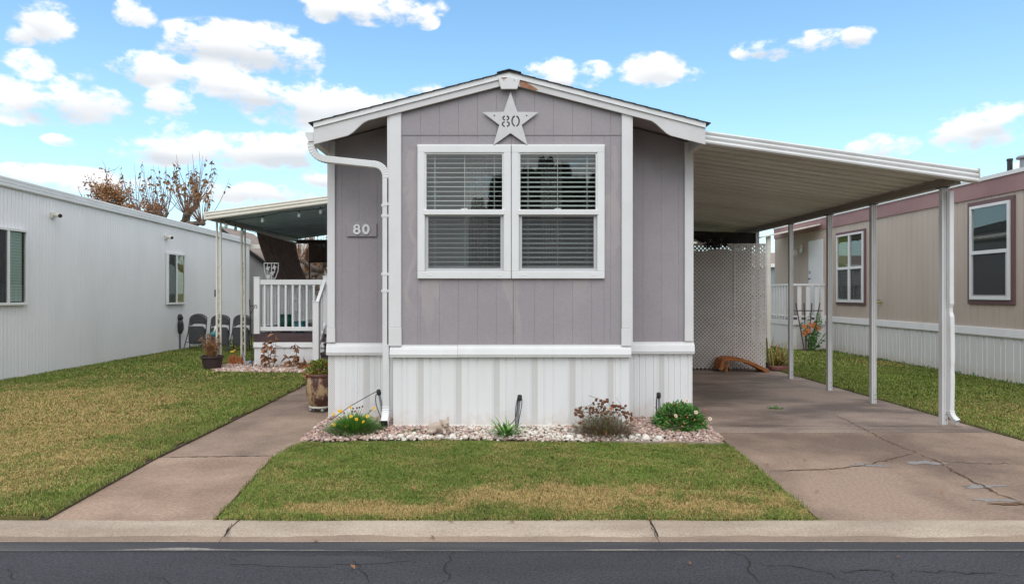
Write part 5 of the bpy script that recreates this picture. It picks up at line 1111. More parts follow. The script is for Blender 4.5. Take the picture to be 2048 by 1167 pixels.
for lab, x, y_, m, hh, r_ in (('dark green planter tub behind the porch railing', -4.56, 13.7, 'green_plastic', .36, .15), ('teal bucket behind the middle of the porch railing', -4.22, 13.55, 'teal_plastic', .22, .11)):
    t = thing('planter_tub' if hh > .3 else 'bucket', lab, 'planter' if hh > .3 else 'bucket', (x, y_, .655)); MB().lathe([(r_ * .75, 0), (r_, hh), (r_ * .92, hh), (r_ * .7, .03)], 18, (x, y_, .656)).build('body', m, t, smooth=True); MB().lathe([(r_ * 1.0, -.02), (r_ * 1.08, -.02), (r_ * 1.08, .012), (r_ * 1.0, .012)], 18, (x, y_, .656 + hh)).build('rim', m, t)
gr_ = thing('gas_grill', 'black covered grill standing on the porch deck by the home', 'grill', (-3.2, 15.6, .655)); MB().box(-3.62, -2.9, 15.3, 15.9, 1.2, 1.5).build('lid', 'black_plastic', gr_, bevel=.06); MB().box(-3.58, -2.94, 15.33, 15.87, .72, 1.2).build('cabinet', 'black_metal', gr_, bevel=.02); MB().box(-3.56, -2.96, 15.27, 15.3, 1.25, 1.28).build('handle', 'galv', gr_)
# ---- shade cloths
mb = MB(); n = 48; m_ = 14
for i in range(n + 1):
    for j in range(m_ + 1):
        u_, v_ = i / n, j / m_; y_ = 14.25 + 2.75 * u_; rip = (.035 * math.sin(u_ * 44) + .02 * math.sin(u_ * 91 + 1)) * (.25 + v_)
        mb.v.append((-5.40 + .18 * v_ + rip + .26 * v_ * v_ * 1.0, y_ - .15 * v_ * u_, zb - .10 - 1.12 * v_ - .05 * u_))
for i in range(n):
    for j in range(m_): a = i * (m_ + 1) + j; mb.f.append((a, a + 1, a + m_ + 2, a + m_ + 1))
sc = thing('shade_curtain', 'dark brown shade cloth slanting in from the awning beam', 'shade cloth', (-5.4, 15.5, zb - .1)); mb.build('cloth', 'brown_cloth', sc, smooth=True); MB().tube([(-5.40, 14.2, zb - .09), (-5.40, 17.05, zb - .14)], .022, 8).build('roller_bar', 'cream_metal', sc)
x0, x1 = [(v - CXP) * 17.3 / F for v in (618, 700)]
sc = thing('shade_screen', 'brown mesh shade screen hanging at the back of porch', 'shade cloth', (x0, 17.3, 2.2)); z0 = U(0, 523, 17.3)[2]; MB().box(x0, x1, 17.29, 17.295, z0, az_(-5) - .12).build('cloth', 'brown_screen', sc); MB().tube([(x0 - .03, 17.292, z0), (x1, 17.292, z0)], .02, 8).build('bottom_bar', 'dark', sc); MB().tube([(x0, 17.34, .6), (x0, 17.34, az_(-5) - .1)], .022, 8).build('frame_pole', 'black_metal', sc); MB().tube([(x0 - .0, 17.34, 1.55), (x1, 17.34, 1.6)], .012, 6).build('frame_bar', 'black_metal', sc)
# ---- string of bulbs under the awning front
sl = thing('string_lights', 'string of clear bulbs hung under the porch awning edge', 'string lights', (-5.5, 12.5, 2.8))
bpx = [(452, 449), (471, 455), (486, 463), (525, 438), (598, 428), (641, 421)]
cpts = [U(560, 425, 12.5), U(525, 433, 12.5), U(490, 437, 12.5), U(452, 443, 12.5), U(470, 450, 13.1), U(486, 457, 13.6), U(512, 466, 14.3)]
cpts = [U(655, 413, 12.5), U(641, 417, 12.5), U(598, 421, 12.5)] + cpts
MB().tube(cpts, .006, 6).build('cable', 'dark', sl)
for (x, y_), Yb in zip(bpx, (12.5, 13.1, 13.6, 12.5, 12.5, 12.5)):
    p = U(x, y_, Yb); b = MB().lathe([(.010, -.07), (.026, -.05), (.032, -.02), (.022, .012), (.012, .03)], 12, p).build('bulb', 'bulb', sl, smooth=True); MB().tube([(p[0], p[1], p[2] + .028), (p[0], p[1], p[2] + .07)], .014, 8).build('socket', 'dark', b)

# ================================================================== SMALL THINGS ON THE LEFT LAWN
def folding_chair(loc, rz, lab, folded=0.0):
    t = thing('folding_chair', lab, 'folding chair', loc, rz, 'black folding chairs by the white wall'); P = dict(parent=t, local=True)
    def back(y): return y
    fr_ = [(-.23, -.20, 0), (-.225, .05, .45), (-.215, .13, .80)] + [(-.215 * math.cos(a), .145, .80 + .12 * math.sin(a)) for a in [math.pi * k / 10 for k in range(1, 10)]] + [(.215, .13, .80), (.225, .05, .45), (.23, -.20, 0)]
    MB().tube(fr_, .015, 8).build('back_frame', 'chair_frame', **P)
    pts = [(-.20, .62)] + [(-.20, .76)] + [(-.20 * math.cos(math.pi * k / 10), .80 + .105 * math.sin(math.pi * k / 10)) for k in range(11)] + [(.20, .76), (.20, .66), (.1, .675), (0, .68), (-.1, .675)]
    MB().prism(pts, 'xz', .10, .125).build('backrest', 'chair_vinyl', bevel=.006, **P)
    if folded: MB().prism([(-.19, .17), (.19, .17), (.205, .30), (.20, .58), (.16, .62), (-.16, .62), (-.20, .58), (-.205, .30)], 'xz', .02, .055).build('seat', 'chair_vinyl', bevel=.01, **P)
    else: MB().prism([(-.19, .14), (.19, .14), (.20, -.12), (.15, -.24), (-.15, -.24), (-.20, -.12)], 'xy', .43, .455).build('seat', 'chair_vinyl', bevel=.01, **P)
    for s_ in (-1, 1): MB().tube([(s_ * .20, .26, 0), (s_ * .20, -.05, .46)] if not folded else [(s_ * .20, .10, 0), (s_ * .20, .06, .55)], .014, 8).build('rear_leg', 'chair_frame', **P)
    MB().tube([(-.225, -.08, .22), (.225, -.08, .22)], .009, 6).build('crossbar', 'chair_frame', **P); MB().tube([(-.2, .18, .14), (.2, .18, .14)], .009, 6).build('crossbar', 'chair_frame', **P)
for (px_, by, rz, lab, yy) in ((392, 701, .0, 'black folding chair leaning low, leftmost of the three', 16.5), (438, 703, .12, 'black folding chair standing open, middle of the three', 16.0), (480, 704, -.05, 'black folding chair standing open behind second awning post', 16.0)):
    folding_chair(((px_ - CXP) * yy / F, yy, .01), rz, lab, 1.0)
st = thing('garden_ornament', 'black wrapped bird ornament on stake by white wall', 'garden ornament', ((360 - CXP) * 16.6 / F, 16.6, 0)); x = (360 - CXP) * 16.6 / F
MB().tube([(x, 16.6, 0), (x, 16.6, .5)], .018, 6).build('stake', 'black_metal', st)
mb = MB().ball((x, 16.6, .85), (.075, .08, .09), 10, 8).ball((x + .01, 16.6, .62), (.085, .09, .20), 12, 8).tube([(x - .05, 16.58, .83), (x - .12, 16.56, .80), (x - .14, 16.55, .74)], [.04, .025, .008], 8); mb.map(lambda a, b, c_: (a + .02 * mnoise.noise((a * 22, b * 22, c_ * 22)), b + .02 * mnoise.noise((a * 19 + 5, b * 22, c_ * 22)), c_)); mb.build('wrapped_body', 'black_plastic', st)
# wire border fence behind the chairs
wf = thing('wire_fence', 'low black wire border fence behind the folding chairs', 'fence', (-7.4, 17, 0))
for k in range(26): x = -8.15 + .115 * k; MB().tube([(x, 16.95, 0), (x, 16.95, .42)], .004, 4).build('upright_wire', 'black_metal', wf)
for z in (.08, .22, .40): MB().tube([(-8.18, 16.95, z), (-5.2, 16.95, z)], .004, 4).build('horizontal_wire', 'black_metal', wf)
td = thing('toy_duck', 'small yellow toy on the grass behind the awning posts', 'toy', (-7.05, 15.6, .0)); p = U(465, 691, 15.6); MB().ball((p[0], p[1], .06), (.06, .035, .03), 12, 7).build('body', 'yellow_plastic', td, smooth=True); MB().ball((p[0] + .05, p[1], .095), .026, 10, 7).build('head', 'yellow_plastic', td, smooth=True); MB().tube([(p[0] + .07, p[1], .095), (p[0] + .10, p[1], .09)], [.011, .004], 6).build('beak', 'flower_orange', td)
hk = thing('shepherd_hook', 'black metal shepherd hook beside the porch deck corner', 'garden hook', ((503 - CXP) * 12.6 / F, 12.6, 0)); x = (501 - CXP) * 12.6 / F
MB().tube([(x + .04, 12.6, 0), (x - .02, 12.6, 1.35)], .010, 6).build('pole', 'black_metal', hk)
MB().tube([(x - .01, 12.6, 1.22), (x + .06, 12.6, 1.23), (x + .11, 12.6, 1.24), (x + .13, 12.6, 1.20), (x + .10, 12.6, 1.17)], .008, 6).build('hook_arm', 'black_metal', hk); MB().tube([(x, 12.6, 1.08), (x + .09, 12.6, 1.22)], .007, 6).build('brace', 'black_metal', hk)
gs_ = thing('garden_goose', 'white and teal goose ornament in front of a folding chair', 'garden ornament', ((428 - CXP) * 12.9 / F, 12.9, .4)); p = U(427, 668, 12.9)
MB().ball((p[0], p[1], p[2]), (.07, .05, .055), 12, 8).build('body', 'teal_plastic', gs_, smooth=True); MB().tube([(p[0] + .01, p[1], p[2] + .02), (p[0] + .03, p[1], p[2] + .1), (p[0] + .05, p[1], p[2] + .15)], [.025, .018, .02], 8).build('neck', 'frame', gs_, smooth=True); MB().tube([(p[0], p[1], 0), (p[0], p[1], p[2])], .006, 6).build('stake', 'black_metal', gs_)
# ---- dead plants
def twigs(mb, x, y, z, n, h, spread, r=.004, q=rnd, leafm=None, lf=0, ls=.04, lw=.6):
    for i in range(n):
        a = q.uniform(0, 6.28); d = Vector((math.cos(a) * spread * q.uniform(.2, 1), math.sin(a) * spread * q.uniform(.2, 1), 1)).normalized(); p = Vector((x + q.gauss(0, .03), y + q.gauss(0, .03), z)); pts = [p.copy()]; L_ = h * q.uniform(.55, 1.05)
        for k in range(4): d = (d + Vector((q.gauss(0, .16), q.gauss(0, .16), q.gauss(0, .05)))).normalized(); p = p + d * L_ / 4; pts.append(p.copy())
        mb.tube(pts, [r, r * .9, r * .8, r * .6, r * .4], 4, caps=False)
        if leafm is not None:
            for k in range(lf):
                t = q.uniform(.2, 1); j = min(3, int(t * 4)); w_ = pts[j].lerp(pts[j + 1], t * 4 - j)
                leafm.leaf(w_, (q.gauss(0, .7), q.gauss(0, .7), q.gauss(-.5, .5)), ls * q.uniform(.6, 1.3), ls * lw * q.uniform(.6, 1.2))
pp = G(413, 743); pot = thing('flower_pot', 'dark brown plastic pot with withered plant on left lawn', 'flower pot', (pp[0], pp[1] + .2, 0)); c0 = (pp[0] + .02, pp[1] + .2, .015)
MB().lathe([(.145, 0), (.15, .01), (.19, .22), (.215, .235), (.215, .27), (.195, .27), (.185, .22), (.05, .2)], 28, c0).build('pot', 'pot_brown', pot, smooth=False)
mb, lf_ = MB(), MB(); twigs(mb, c0[0] - .02, c0[1], .20, 46, .55, .42, .0042, rnd, lf_, 12, .05, .4); mb.build('dry_stems', 'leaf_dead', pot, fix=False); lf_.build('withered_leaves', 'leaf_dead', pot, fix=False)
def big_dead(px_, py_, Yd, h, n, lab, m='leaf_dead'):
    x = (px_ - CXP) * Yd / F; t = thing('withered_plant', lab, 'plant', (x, Yd, 0)); st_, lv = MB(), MB(); q = random.Random(int(px_))
    twigs(st_, x, Yd, .0, max(3, n // 5), h, .45, .007, q, lv, 11, .16, .5); st_.build('stem', 'twig', t, fix=False); lv.build('dead_leaves', m, t, fix=False)
big_dead(540, 742, 12.45, .86, 24, 'tall withered plant with drooping brown leaves before the deck'); big_dead(588, 742, 12.5, .58, 16, 'shorter withered brown plant before the deck stairs'); big_dead(612, 742, 12.3, .28, 8, 'lowest withered plant at the deck foot beside the stairs')
for i, (px_, lab) in enumerate(((466, 'clump of cut brown stalks left of the second awning post'), (478, 'clump of cut brown stalks at the second awning post'))):
    x = (px_ - CXP) * 13.0 / F; t = thing('cut_stalks', lab, 'plant', (x, 13, 0)); mb = MB()
    for k in range(26): xx = x + rnd.uniform(-.07, .07); mb.tube([(xx, 13 + rnd.uniform(-.06, .06), .02), (xx + rnd.gauss(0, .02), 13 + rnd.uniform(-.06, .06), rnd.uniform(.12, .26))], .007, 5)
    mb.build('stalks', 'leaf_orange', t)
gp2 = thing('ground_spike', 'grey plastic spike leaning in pebbles by awning post', 'stake', ((490 - CXP) * 12.9 / F, 12.9, 0)); q = U(485, 710, 12.9); MB().tube([(q[0] + .09, 12.85, .02), (q[0] + .03, 12.9, .2), (q[0], 12.9, .32)], [.015, .022, .014], 8).build('shaft', 'galv', gp2)
bc = MB().lathe([(.03, 0), (.035, .06), (.02, .075)], 14, (U(502, 722, 13.1)[0], 13.1, .03)).build('plastic_cup', 'blue_plastic', smooth=True); tag(bc, 'small blue cup in the pebbles beside the deck corner', 'cup')

# ================================================================== FRONT BED
def hang_cable(mb, pts, r=.005): mb.tube([p for a, b, c_ in zip(pts, pts[1:], pts[2:] + [pts[-1]]) for p in (a, Vector(a).lerp(Vector(b), .5))] + [pts[-1]], r, 6)
def stake_light(pxt, pyt, pxb, pyb, Yd, lab, cabs):
    a, b = Vector(U(pxt, pyt, Yd)), Vector(U(pxb, pyb, Yd)); b.z = max(b.z, .02)
    t = thing('stake_light', lab, 'garden light', tuple(b), group='conduit garden lights along the home')
    MB().tube([b, a], .014, 10).build('conduit', 'galv', t)
    d = (a - b).normalized(); MB().tube([a - d * .02, a + d * .005, a + d * .035, a + d * .045], [.02, .026, .024, .012], 12).build('lamp_cap', 'black_plastic', t)
    mb = MB()
    for c_ in cabs:
        P_ = [Vector(U(x, y, Yd - .02)) for x, y in c_]; sm_ = [P_[0]]
        for i in range(len(P_) - 1):
            p0 = P_[max(i - 1, 0)]; p1 = P_[i]; p2 = P_[i + 1]; p3 = P_[min(i + 2, len(P_) - 1)]
            for k in range(1, 7):
                u_ = k / 6; sm_.append(.5 * ((2 * p1) + (p2 - p0) * u_ + (2 * p0 - 5 * p1 + 4 * p2 - p3) * u_ ** 2 + (3 * p1 - p0 - 3 * p2 + p3) * u_ ** 3))
        mb.tube(sm_, .0042, 6)
    mb.build('cable', 'black_plastic', t, smooth=True)
stake_light(758, 786, 770, 844, 7.20, 'grey conduit light stake leaning beside the downspout outlet', [[(757, 784), (750, 784), (735, 792), (700, 812), (680, 826), (666, 836), (655, 838)], [(757, 784), (752, 790), (752, 806), (758, 825), (765, 842)]])
stake_light(1039, 797, 1033, 856, 6.80, 'grey conduit light stake at the middle of the pebble bed', [[(1036, 796), (1034, 815), (1031, 835), (1022, 847), (1010, 851), (1006, 848)], [(1044, 797), (1043, 812), (1038, 838), (1036, 852)], [(1035, 796), (1031, 820), (1031, 852)]])
stake_light(1317.5, 792, 1320, 836, 7.25, 'grey conduit light stake behind the round green bush', [[(1316, 788), (1313.5, 794), (1314, 822), (1318, 836)], [(1316, 788), (1312.5, 800), (1313, 836)]])
def flower(mbp, mbc, p, d, r, n=10):
    p = Vector(p); d = Vector(d).normalized(); u_ = d.orthogonal().normalized(); v_ = d.cross(u_)
    for k in range(n):
        a = 2 * math.pi * k / n; e = u_ * math.cos(a) + v_ * math.sin(a); mbp.leaf(p, e + d * .25, r, r * .55, up=d, fold=.15)
    mbc.ball(p + d * .004, r * .28, 7, 5)
def shrub_flowers(t, spots, pm_, cm_, stem_m, base, r):
    for (p, d) in spots:
        fl, ce = MB(), MB(); flower(fl, ce, p, d, r); o = fl.build('flower', pm_, t, fix=False); ce.build('flower_centre', cm_, o); MB().tube([base + (Vector(p) - base) * .35, base.lerp(Vector(p), .75) + Vector((0, 0, .01)), Vector(p)], .0025, 4).build('flower_stem', stem_m, o)
# yellow daisy clump
c0 = Vector(((708 - CXP) * 6.78 / F, 6.78, .02)); q = random.Random(3)
dz = thing('daisy_plant', 'yellow flowering daisy clump at the left end of bed', 'plant', tuple(c0)); mb = MB()
for i in range(1700):
    a = q.uniform(0, 6.28); rr = math.sqrt(q.random()); d = Vector((math.cos(a) * rr * .95, math.sin(a) * rr * .95, 1.05 - .75 * rr)).normalized(); st0 = c0 + Vector((math.cos(a) * .15 * rr, math.sin(a) * .13 * rr, .0)) + d * q.uniform(.02, .14)
    mb.blade(st0, d + Vector((q.gauss(0, .2), q.gauss(0, .2), q.gauss(0, .15))), q.uniform(.05, .11), .013, .4, 3)
mb.build('foliage', 'leaf_strap', dz, fix=False)
sp_ = []
for (x, y_) in ((667, 828), (678, 822), (682, 821), (701, 815), (735, 832), (713, 838), (702, 832), (693, 851), (669, 849), (748, 816), (727, 843)):
    p = Vector(U(x, y_, 6.68 if y_ > 825 else 6.8)); sp_.append((p, Vector((q.gauss(0, .3), -1, .7))))
shrub_flowers(dz, sp_, 'petal_yellow', 'flower_orange', 'leaf_strap', c0 + Vector((0, 0, .05)), .021)
for (x, y_) in ((706, 816), (714, 815), (719, 814), (725, 812), (704, 822), (741, 821), (688, 825), (710, 822)):
    p = Vector(U(x, y_, 6.82)); o = MB().ball(p, (.011, .011, .010), 7, 5).build('seed_head', 'flower_brown', dz); MB().tube([c0 + (p - c0) * .5, p], .0022, 4).build('stalk', 'leaf_olive', o)
# strap leaved lily
c0 = Vector(((1013 - CXP) * 6.58 / F, 6.58, .02)); li = thing('lily_plant', 'strap leaved green lily clump in the white pebbles', 'plant', tuple(c0)); mb = MB()
for i in range(75):
    a = q.uniform(0, 6.28); t = q.uniform(.35, 1.7); mb.blade(c0 + Vector((q.gauss(0, .025), q.gauss(0, .02), 0)), (math.cos(a) * t, math.sin(a) * t, 1), q.uniform(.16, .29), .022, .7, 5)
mb.build('foliage', 'leaf_strap', li, fix=False)
# brown seed head shrub
c0 = Vector(((1208 - CXP) * 6.62 / F, 6.62, .02)); cn = thing('coneflower_shrub', 'olive shrub covered with dead brown flower heads', 'shrub', tuple(c0)); mb, mb2 = MB(), MB()
for i in range(2600):
    a = q.uniform(0, 6.28); rr = math.sqrt(q.random()); d = Vector((math.cos(a) * rr, math.sin(a) * rr, 1.15 - .7 * rr)).normalized(); p = c0 + Vector((math.cos(a) * .19 * rr, math.sin(a) * .15 * rr, 0)) + d * q.uniform(0, .17)
    (mb if q.random() < .72 else mb2).blade(p, d + Vector((q.gauss(0, .25), q.gauss(0, .25), q.gauss(0, .2))), q.uniform(.04, .09), .0055, .3, 2)
mb.build('foliage', 'leaf_olive', cn, fix=False); mb2.build('dry_stems', 'twig', cn, fix=False)
hd = MB().ball((0, 0, 0), (.014, .014, .011), 8, 6).mesh('seed_head', 'flower_brown', smooth=False)
for i in range(118):
    a = q.uniform(0, 6.28); rr = math.sqrt(q.random()); hgt = .16 + .19 * (1 - rr * .75) + q.uniform(-.05, .06); p = c0 + Vector((math.cos(a) * .31 * rr, math.sin(a) * .24 * rr, hgt)); o = place(hd, 'seed_head', cn, tuple(p), rot=(q.gauss(0, .5), q.gauss(0, .5), 0)); o.scale = (q.uniform(.6, 1.35),) * 3
    MB().tube([p * 0, c0.lerp(p, .5) - p + Vector((0, 0, .01)), c0.lerp(p, .3) - p], .0018, 3, caps=False).build('stalk', 'leaf_olive', o, local=True)
for (x, y_) in ((1223, 817), (1211, 863), (1168, 873)): p = Vector(U(x, y_, 6.5)); fl, ce = MB(), MB(); flower(fl, ce, p, (0, -1, .5), .02); o = fl.build('flower', 'flower_orange', cn, fix=False); ce.build('flower_centre', 'flower_brown', o)
# round green bush with cream flowers
c0 = Vector(((1358 - CXP) * 6.95 / F, 6.95, .03)); gb = thing('daisy_bush', 'round leafy green bush with cream flowers at bay corner', 'shrub', tuple(c0)); mb = MB()
for i in range(2300):
    a = q.uniform(0, 6.28); ph = math.asin(q.uniform(-.15, 1)); d = Vector((math.cos(a) * math.cos(ph), math.sin(a) * math.cos(ph), math.sin(ph))); k = q.uniform(.62, 1.0) * (1 + .10 * mnoise.noise(d * 3.1)); p = c0 + Vector((d.x * .275 * k, d.y * .24 * k, .02 + max(0, d.z) * .245 * k))
    mb.leaf(p, d + Vector((q.gauss(0, .5), q.gauss(0, .5), q.gauss(.15, .5))), q.uniform(.03, .058), .022, up=d + Vector((q.gauss(0, .4), q.gauss(0, .4), .5)))
mb.build('foliage', 'leaf_green', gb, fix=False)
mb = MB()
for i in range(60): a = q.uniform(0, 6.28); mb.tube([c0, c0 + Vector((math.cos(a) * .12, math.sin(a) * .1, .12)), c0 + Vector((math.cos(a) * .22, math.sin(a) * .2, .18))], .004, 4)
mb.build('branches', 'twig', gb, fix=False)
shrub_flowers(gb, [(Vector(U(x, y_, 6.70 if y_ > 815 else 6.9)), Vector((q.gauss(0, .3), -1, .6))) for x, y_ in ((1351, 831), (1392, 824), (1420, 837), (1374, 801))], 'petal_cream', 'flower_brown', 'leaf_olive', c0 + Vector((0, 0, .05)), .024)
for (x, y_) in ((1311, 814), (1337, 804), (1348, 808), (1358, 808), (1379, 806), (1333, 842), (1389, 839), (1359, 860), (1369, 846), (1407, 846), (1320, 852), (1364, 852), (1410, 818), (1414, 826), (1367, 804), (1375, 834)):
    p = Vector(U(x, y_, 6.68 if y_ > 830 else 6.9)); o = MB().ball(p, .008, 7, 5).build('bud', 'leaf_orange', gb); MB().tube([c0 + (p - c0) * .6, p], .002, 4).build('stalk', 'leaf_olive', o)
# small weeds
for (x, y_, lab) in ((735, 835, 'low weed tuft beside the yellow daisy clump'), (855, 857, 'low weed tuft behind the rabbit statue'), (818, 871, 'small sedum patch among white pebbles near the rabbit'), (1052, 858, 'low weed tuft beside the middle light stake')):
    p = Vector(G(x, y_)); p.z = .03; t = thing('weed', lab, 'weed', tuple(p)); mb = MB(); [mb.leaf(p + Vector((q.gauss(0, .05), q.gauss(0, .025), 0)), (q.gauss(0, .6), q.gauss(0, .6), 1), .035, .016) for k in range(60)]; mb.build('foliage', 'leaf_green', t, fix=False)
# rabbit statue
rp0 = Vector(((880 - CXP) * 6.62 / F, 6.62, .045)); s = 6.62 / F
rb_ = thing('rabbit_statue', 'pale stone rabbit statue lying on the pebbles', 'statue', tuple(rp0))
def RP(x, y_, dy=0.0): return Vector(U(x, y_, 6.62)) + Vector((0, dy, 0))
mb = MB(); mb.ball(RP(876, 852), (.085, .055, .048), 16, 10); mb.ball(RP(866, 855), (.062, .058, .05), 14, 9); mb.ball(RP(889, 853, -.01), (.05, .048, .05), 14, 9); mb.ball(RP(891, 846, -.03), (.042, .042, .040), 14, 9)
mb.ball(RP(892, 849, -.062), (.022, .018, .016), 10, 7); mb.tube([RP(888, 842, -.02), RP(884, 840.5, -.02), RP(878, 837.5, -.015)], [.014, .014, .004], 8); mb.tube([RP(894, 842, -.02), RP(896, 836, -.02), RP(896.5, 829.5, -.02)], [.014, .014, .004], 8)
mb.tube([RP(888, 855, -.03), RP(890, 860, -.06), RP(892, 864, -.085)], [.022, .018, .016], 8); mb.tube([RP(898, 855, -.01), RP(903, 859, -.03), RP(906, 861, -.05)], [.02, .016, .015], 8); mb.tube([RP(864, 858, -.03), RP(858, 861, -.05), RP(854, 861, -.055)], [.03, .02, .016], 8); mb.tube([RP(872, 858, -.04), RP(862, 862, -.065)], [.025, .015], 8)
me = mb.mesh('body', 'rabbit', smooth=True); bo = place(me, 'body', rb_); rm = bo.modifiers.new('Remesh', 'REMESH'); rm.mode = 'VOXEL'; rm.voxel_size = .006; rm.use_smooth_shade = True; sm2 = bo.modifiers.new('Smooth', 'SMOOTH'); sm2.iterations = 4; sm2.factor = .5
for (x, y_) in ((887, 847), (895.5, 845.5)): MB().ball(RP(x, y_, -.066), (.005, .004, .007), 8, 6).build('eye', 'dark', rb_)
MB().ball(RP(892, 849.4, -.081), (.006, .004, .004), 8, 6).build('nose', 'dark', rb_)
# glazed pot on casters
pc_ = Vector(((641 - CXP) * 8.15 / F, 8.15, 0)); gpot = thing('glazed_pot', 'worn brown glazed pot with green and orange plant by the walk', 'plant pot', tuple(pc_))
MB().lathe([(.125, .075), (.135, .08), (.165, .2), (.178, .32), (.178, .40), (.17, .43), (.17, .435)], 36, pc_).build('pot', 'pot_glaze', gpot, smooth=True); MB().lathe([(.171, .435), (.182, .44), (.184, .47), (.175, .475), (.15, .475), (.14, .44), (.02, .43)], 36, pc_).build('rim', 'pot_rim', gpot, smooth=True)
MB().lathe([(.12, .055), (.14, .055), (.14, .074), (.12, .074)], 24, pc_).build('caddy', 'cream_metal', gpot)
for a in (3.6, 5.2, 1.0, 2.4): w_ = pc_ + Vector((.115 * math.cos(a), .115 * math.sin(a), .027)); MB().tube([w_ - Vector((.014, 0, 0)), w_ + Vector((.014, 0, 0))], .026, 12).build('caster', 'galv', gpot)
for nm, m, n, rr in (('foliage', 'leaf_lime', 520, .17), ('orange_leaves', 'leaf_orange', 110, .19)):
    mb = MB()
    for i in range(n):
        a = q.uniform(0, 6.28); ph = q.uniform(-.2, 1.4); d = Vector((math.cos(a) * math.cos(ph), math.sin(a) * math.cos(ph), math.sin(ph))); p = pc_ + Vector((0, 0, .47)) + Vector((d.x * rr, d.y * rr, d.z * .16 - (.03 if m == 'leaf_orange' else 0))) * q.uniform(.5, 1.05); mb.leaf(p, d + Vector((q.gauss(0, .5), q.gauss(0, .5), q.gauss(0, .5))), .045, .03)
    mb.build(nm, m, gpot, fix=False)
# fallen leaves, nobody could count them
lv = MB(); q2 = random.Random(8)
for (x, y_, z) in [(629, 1083, -.02), (445, 1040, .01), (480, 1036, .03), (1020, 975, .04), (1052, 972, .04), (830, 978, .04), (1210, 980, .04), (1280, 983, .04), (1310, 975, .04), (898, 1042, .015), (1030, 1042, .015), (1120, 1040, .015), (1296, 1038, .02), (55, 782, .05), (1538, 998, .04), (1536, 1005, .04), (1385, 1010, .04), (870, 1075, -.005), (710, 1137, ROADZ + .01), (1380, 1128, ROADZ + .01), (1790, 1111, ROADZ + .01), (1536, 930, .01), (1578, 925, .01), (1608, 920, .01), (1640, 982, .01), (1880, 985, .01), (1612, 757, .01), (1650, 785, .01)]:
    p = G(x, y_, z); lv.leaf(p, (q2.gauss(0, 1), q2.gauss(0, 1), .25), q2.uniform(.03, .05), q2.uniform(.015, .028), up=(0, 0, 1))
tag(lv.build('leaf_litter', 'leaf_dead', fix=False), 'scattered fallen brown leaves on lawn, kerb and driveway', 'leaf litter', kind='stuff')
p = Vector(G(1548, 817)); t = thing('weed', 'small weed growing from the concrete under the carport', 'weed', tuple(p)); mb = MB(); [mb.leaf(p + Vector((q2.gauss(0, .05), q2.gauss(0, .03), .005)), (q2.gauss(0, 1), q2.gauss(0, 1), .4), .045, .016) for k in range(40)]; mb.build('foliage', 'leaf_green', t, fix=False)

# ================================================================== PLANTS BY THE DRIVEWAY
p = Vector((5.38, 12.75, 0)); t = thing('daylily_clump', 'yellowing daylily clump beside the lattice screen', 'plant', tuple(p)); mb, mb2 = MB(), MB()
for i in range(110):
    a = q.uniform(-2.2, 2.0); tt = q.uniform(.2, 1.3); (mb if q.random() < .75 else mb2).blade(p + Vector((q.gauss(0, .09), q.gauss(0, .08), 0)), (math.cos(a) * tt, math.sin(a) * tt, 1), q.uniform(.35, .75), .026, 1.0, 5)
mb.build('foliage', 'leaf_yellow', t, fix=False); mb2.build('dry_leaves', 'leaf_dead', t, fix=False); MB().tube([p + Vector((-.20, -.1, .0)), p + Vector((-.24, -.1, .6))], .014, 6).build('stake', 'bark', t)
b_ = G(1563, 742); bk = blob(b_[0], b_[1] + .1, .19, .10, 0, seed=2, amp=.12).v[1:]; tag(MB().prism([(v[0], v[1]) for v in bk], 'xy', .015, .085).build('paving_stone', 'brick_red', bevel=.012), 'flat red brown stone at the daylily clump', 'stone')
p = Vector((7.62, 16.25, 0)); t = thing('rose_bush', 'rose bush with orange blooms on brown trellis by porch', 'rose bush', tuple(p)); mb, mb2 = MB(), MB()
twigs(mb, p.x + .1, p.y, 0, 16, 1.05, .55, .007, q, mb2, 16, .075, .7); mb.build('stems', 'leaf_green', t, fix=False); mb2.build('foliage', 'leaf_green', t, fix=False)
for k in range(9): c_ = p + Vector((q.gauss(0, .14), -.12, q.uniform(.42, .72))); fl, ce = MB(), MB(); flower(fl, ce, c_, (0, -1, .3), .075, 9); o = fl.build('bloom', 'leaf_orange', t, fix=False); ce.build('bloom_centre', 'flower_orange', o)
tr = thing('plant_trellis', 'brown fan trellis standing in the rose bush', 'trellis', (p.x, p.y, 0))
for k in (-1, -.33, .33, 1): MB().tube([(p.x + k * .06 - .02, p.y - .03, 0), (p.x + k * .30, p.y - .03, 1.22)], .014, 6).build('upright', 'deck_wood', tr)
for z, w_ in ((.45, .18), (1.02, .36)): MB().box(p.x - w_, p.x + w_, p.y - .048, p.y - .032, z, z + .025).build('crossbar', 'deck_wood', tr)
for k in range(16):
    yy = 9.3 + .42 * k + rnd.uniform(-.1, .1)
    if rnd.random() < .75: pass
mb = MB()
for k in range(260): yy = q.uniform(9, 16.2); mb.leaf((QX - .06 + q.gauss(0, .02), yy, .02), (q.gauss(-.3, .4), q.gauss(0, .5), 1), q.uniform(.03, .09), .02)
tag(mb.build('wall_weeds', 'leaf_green', fix=False), 'thin weeds along the foot of the beige home skirting', 'weeds', kind='stuff')

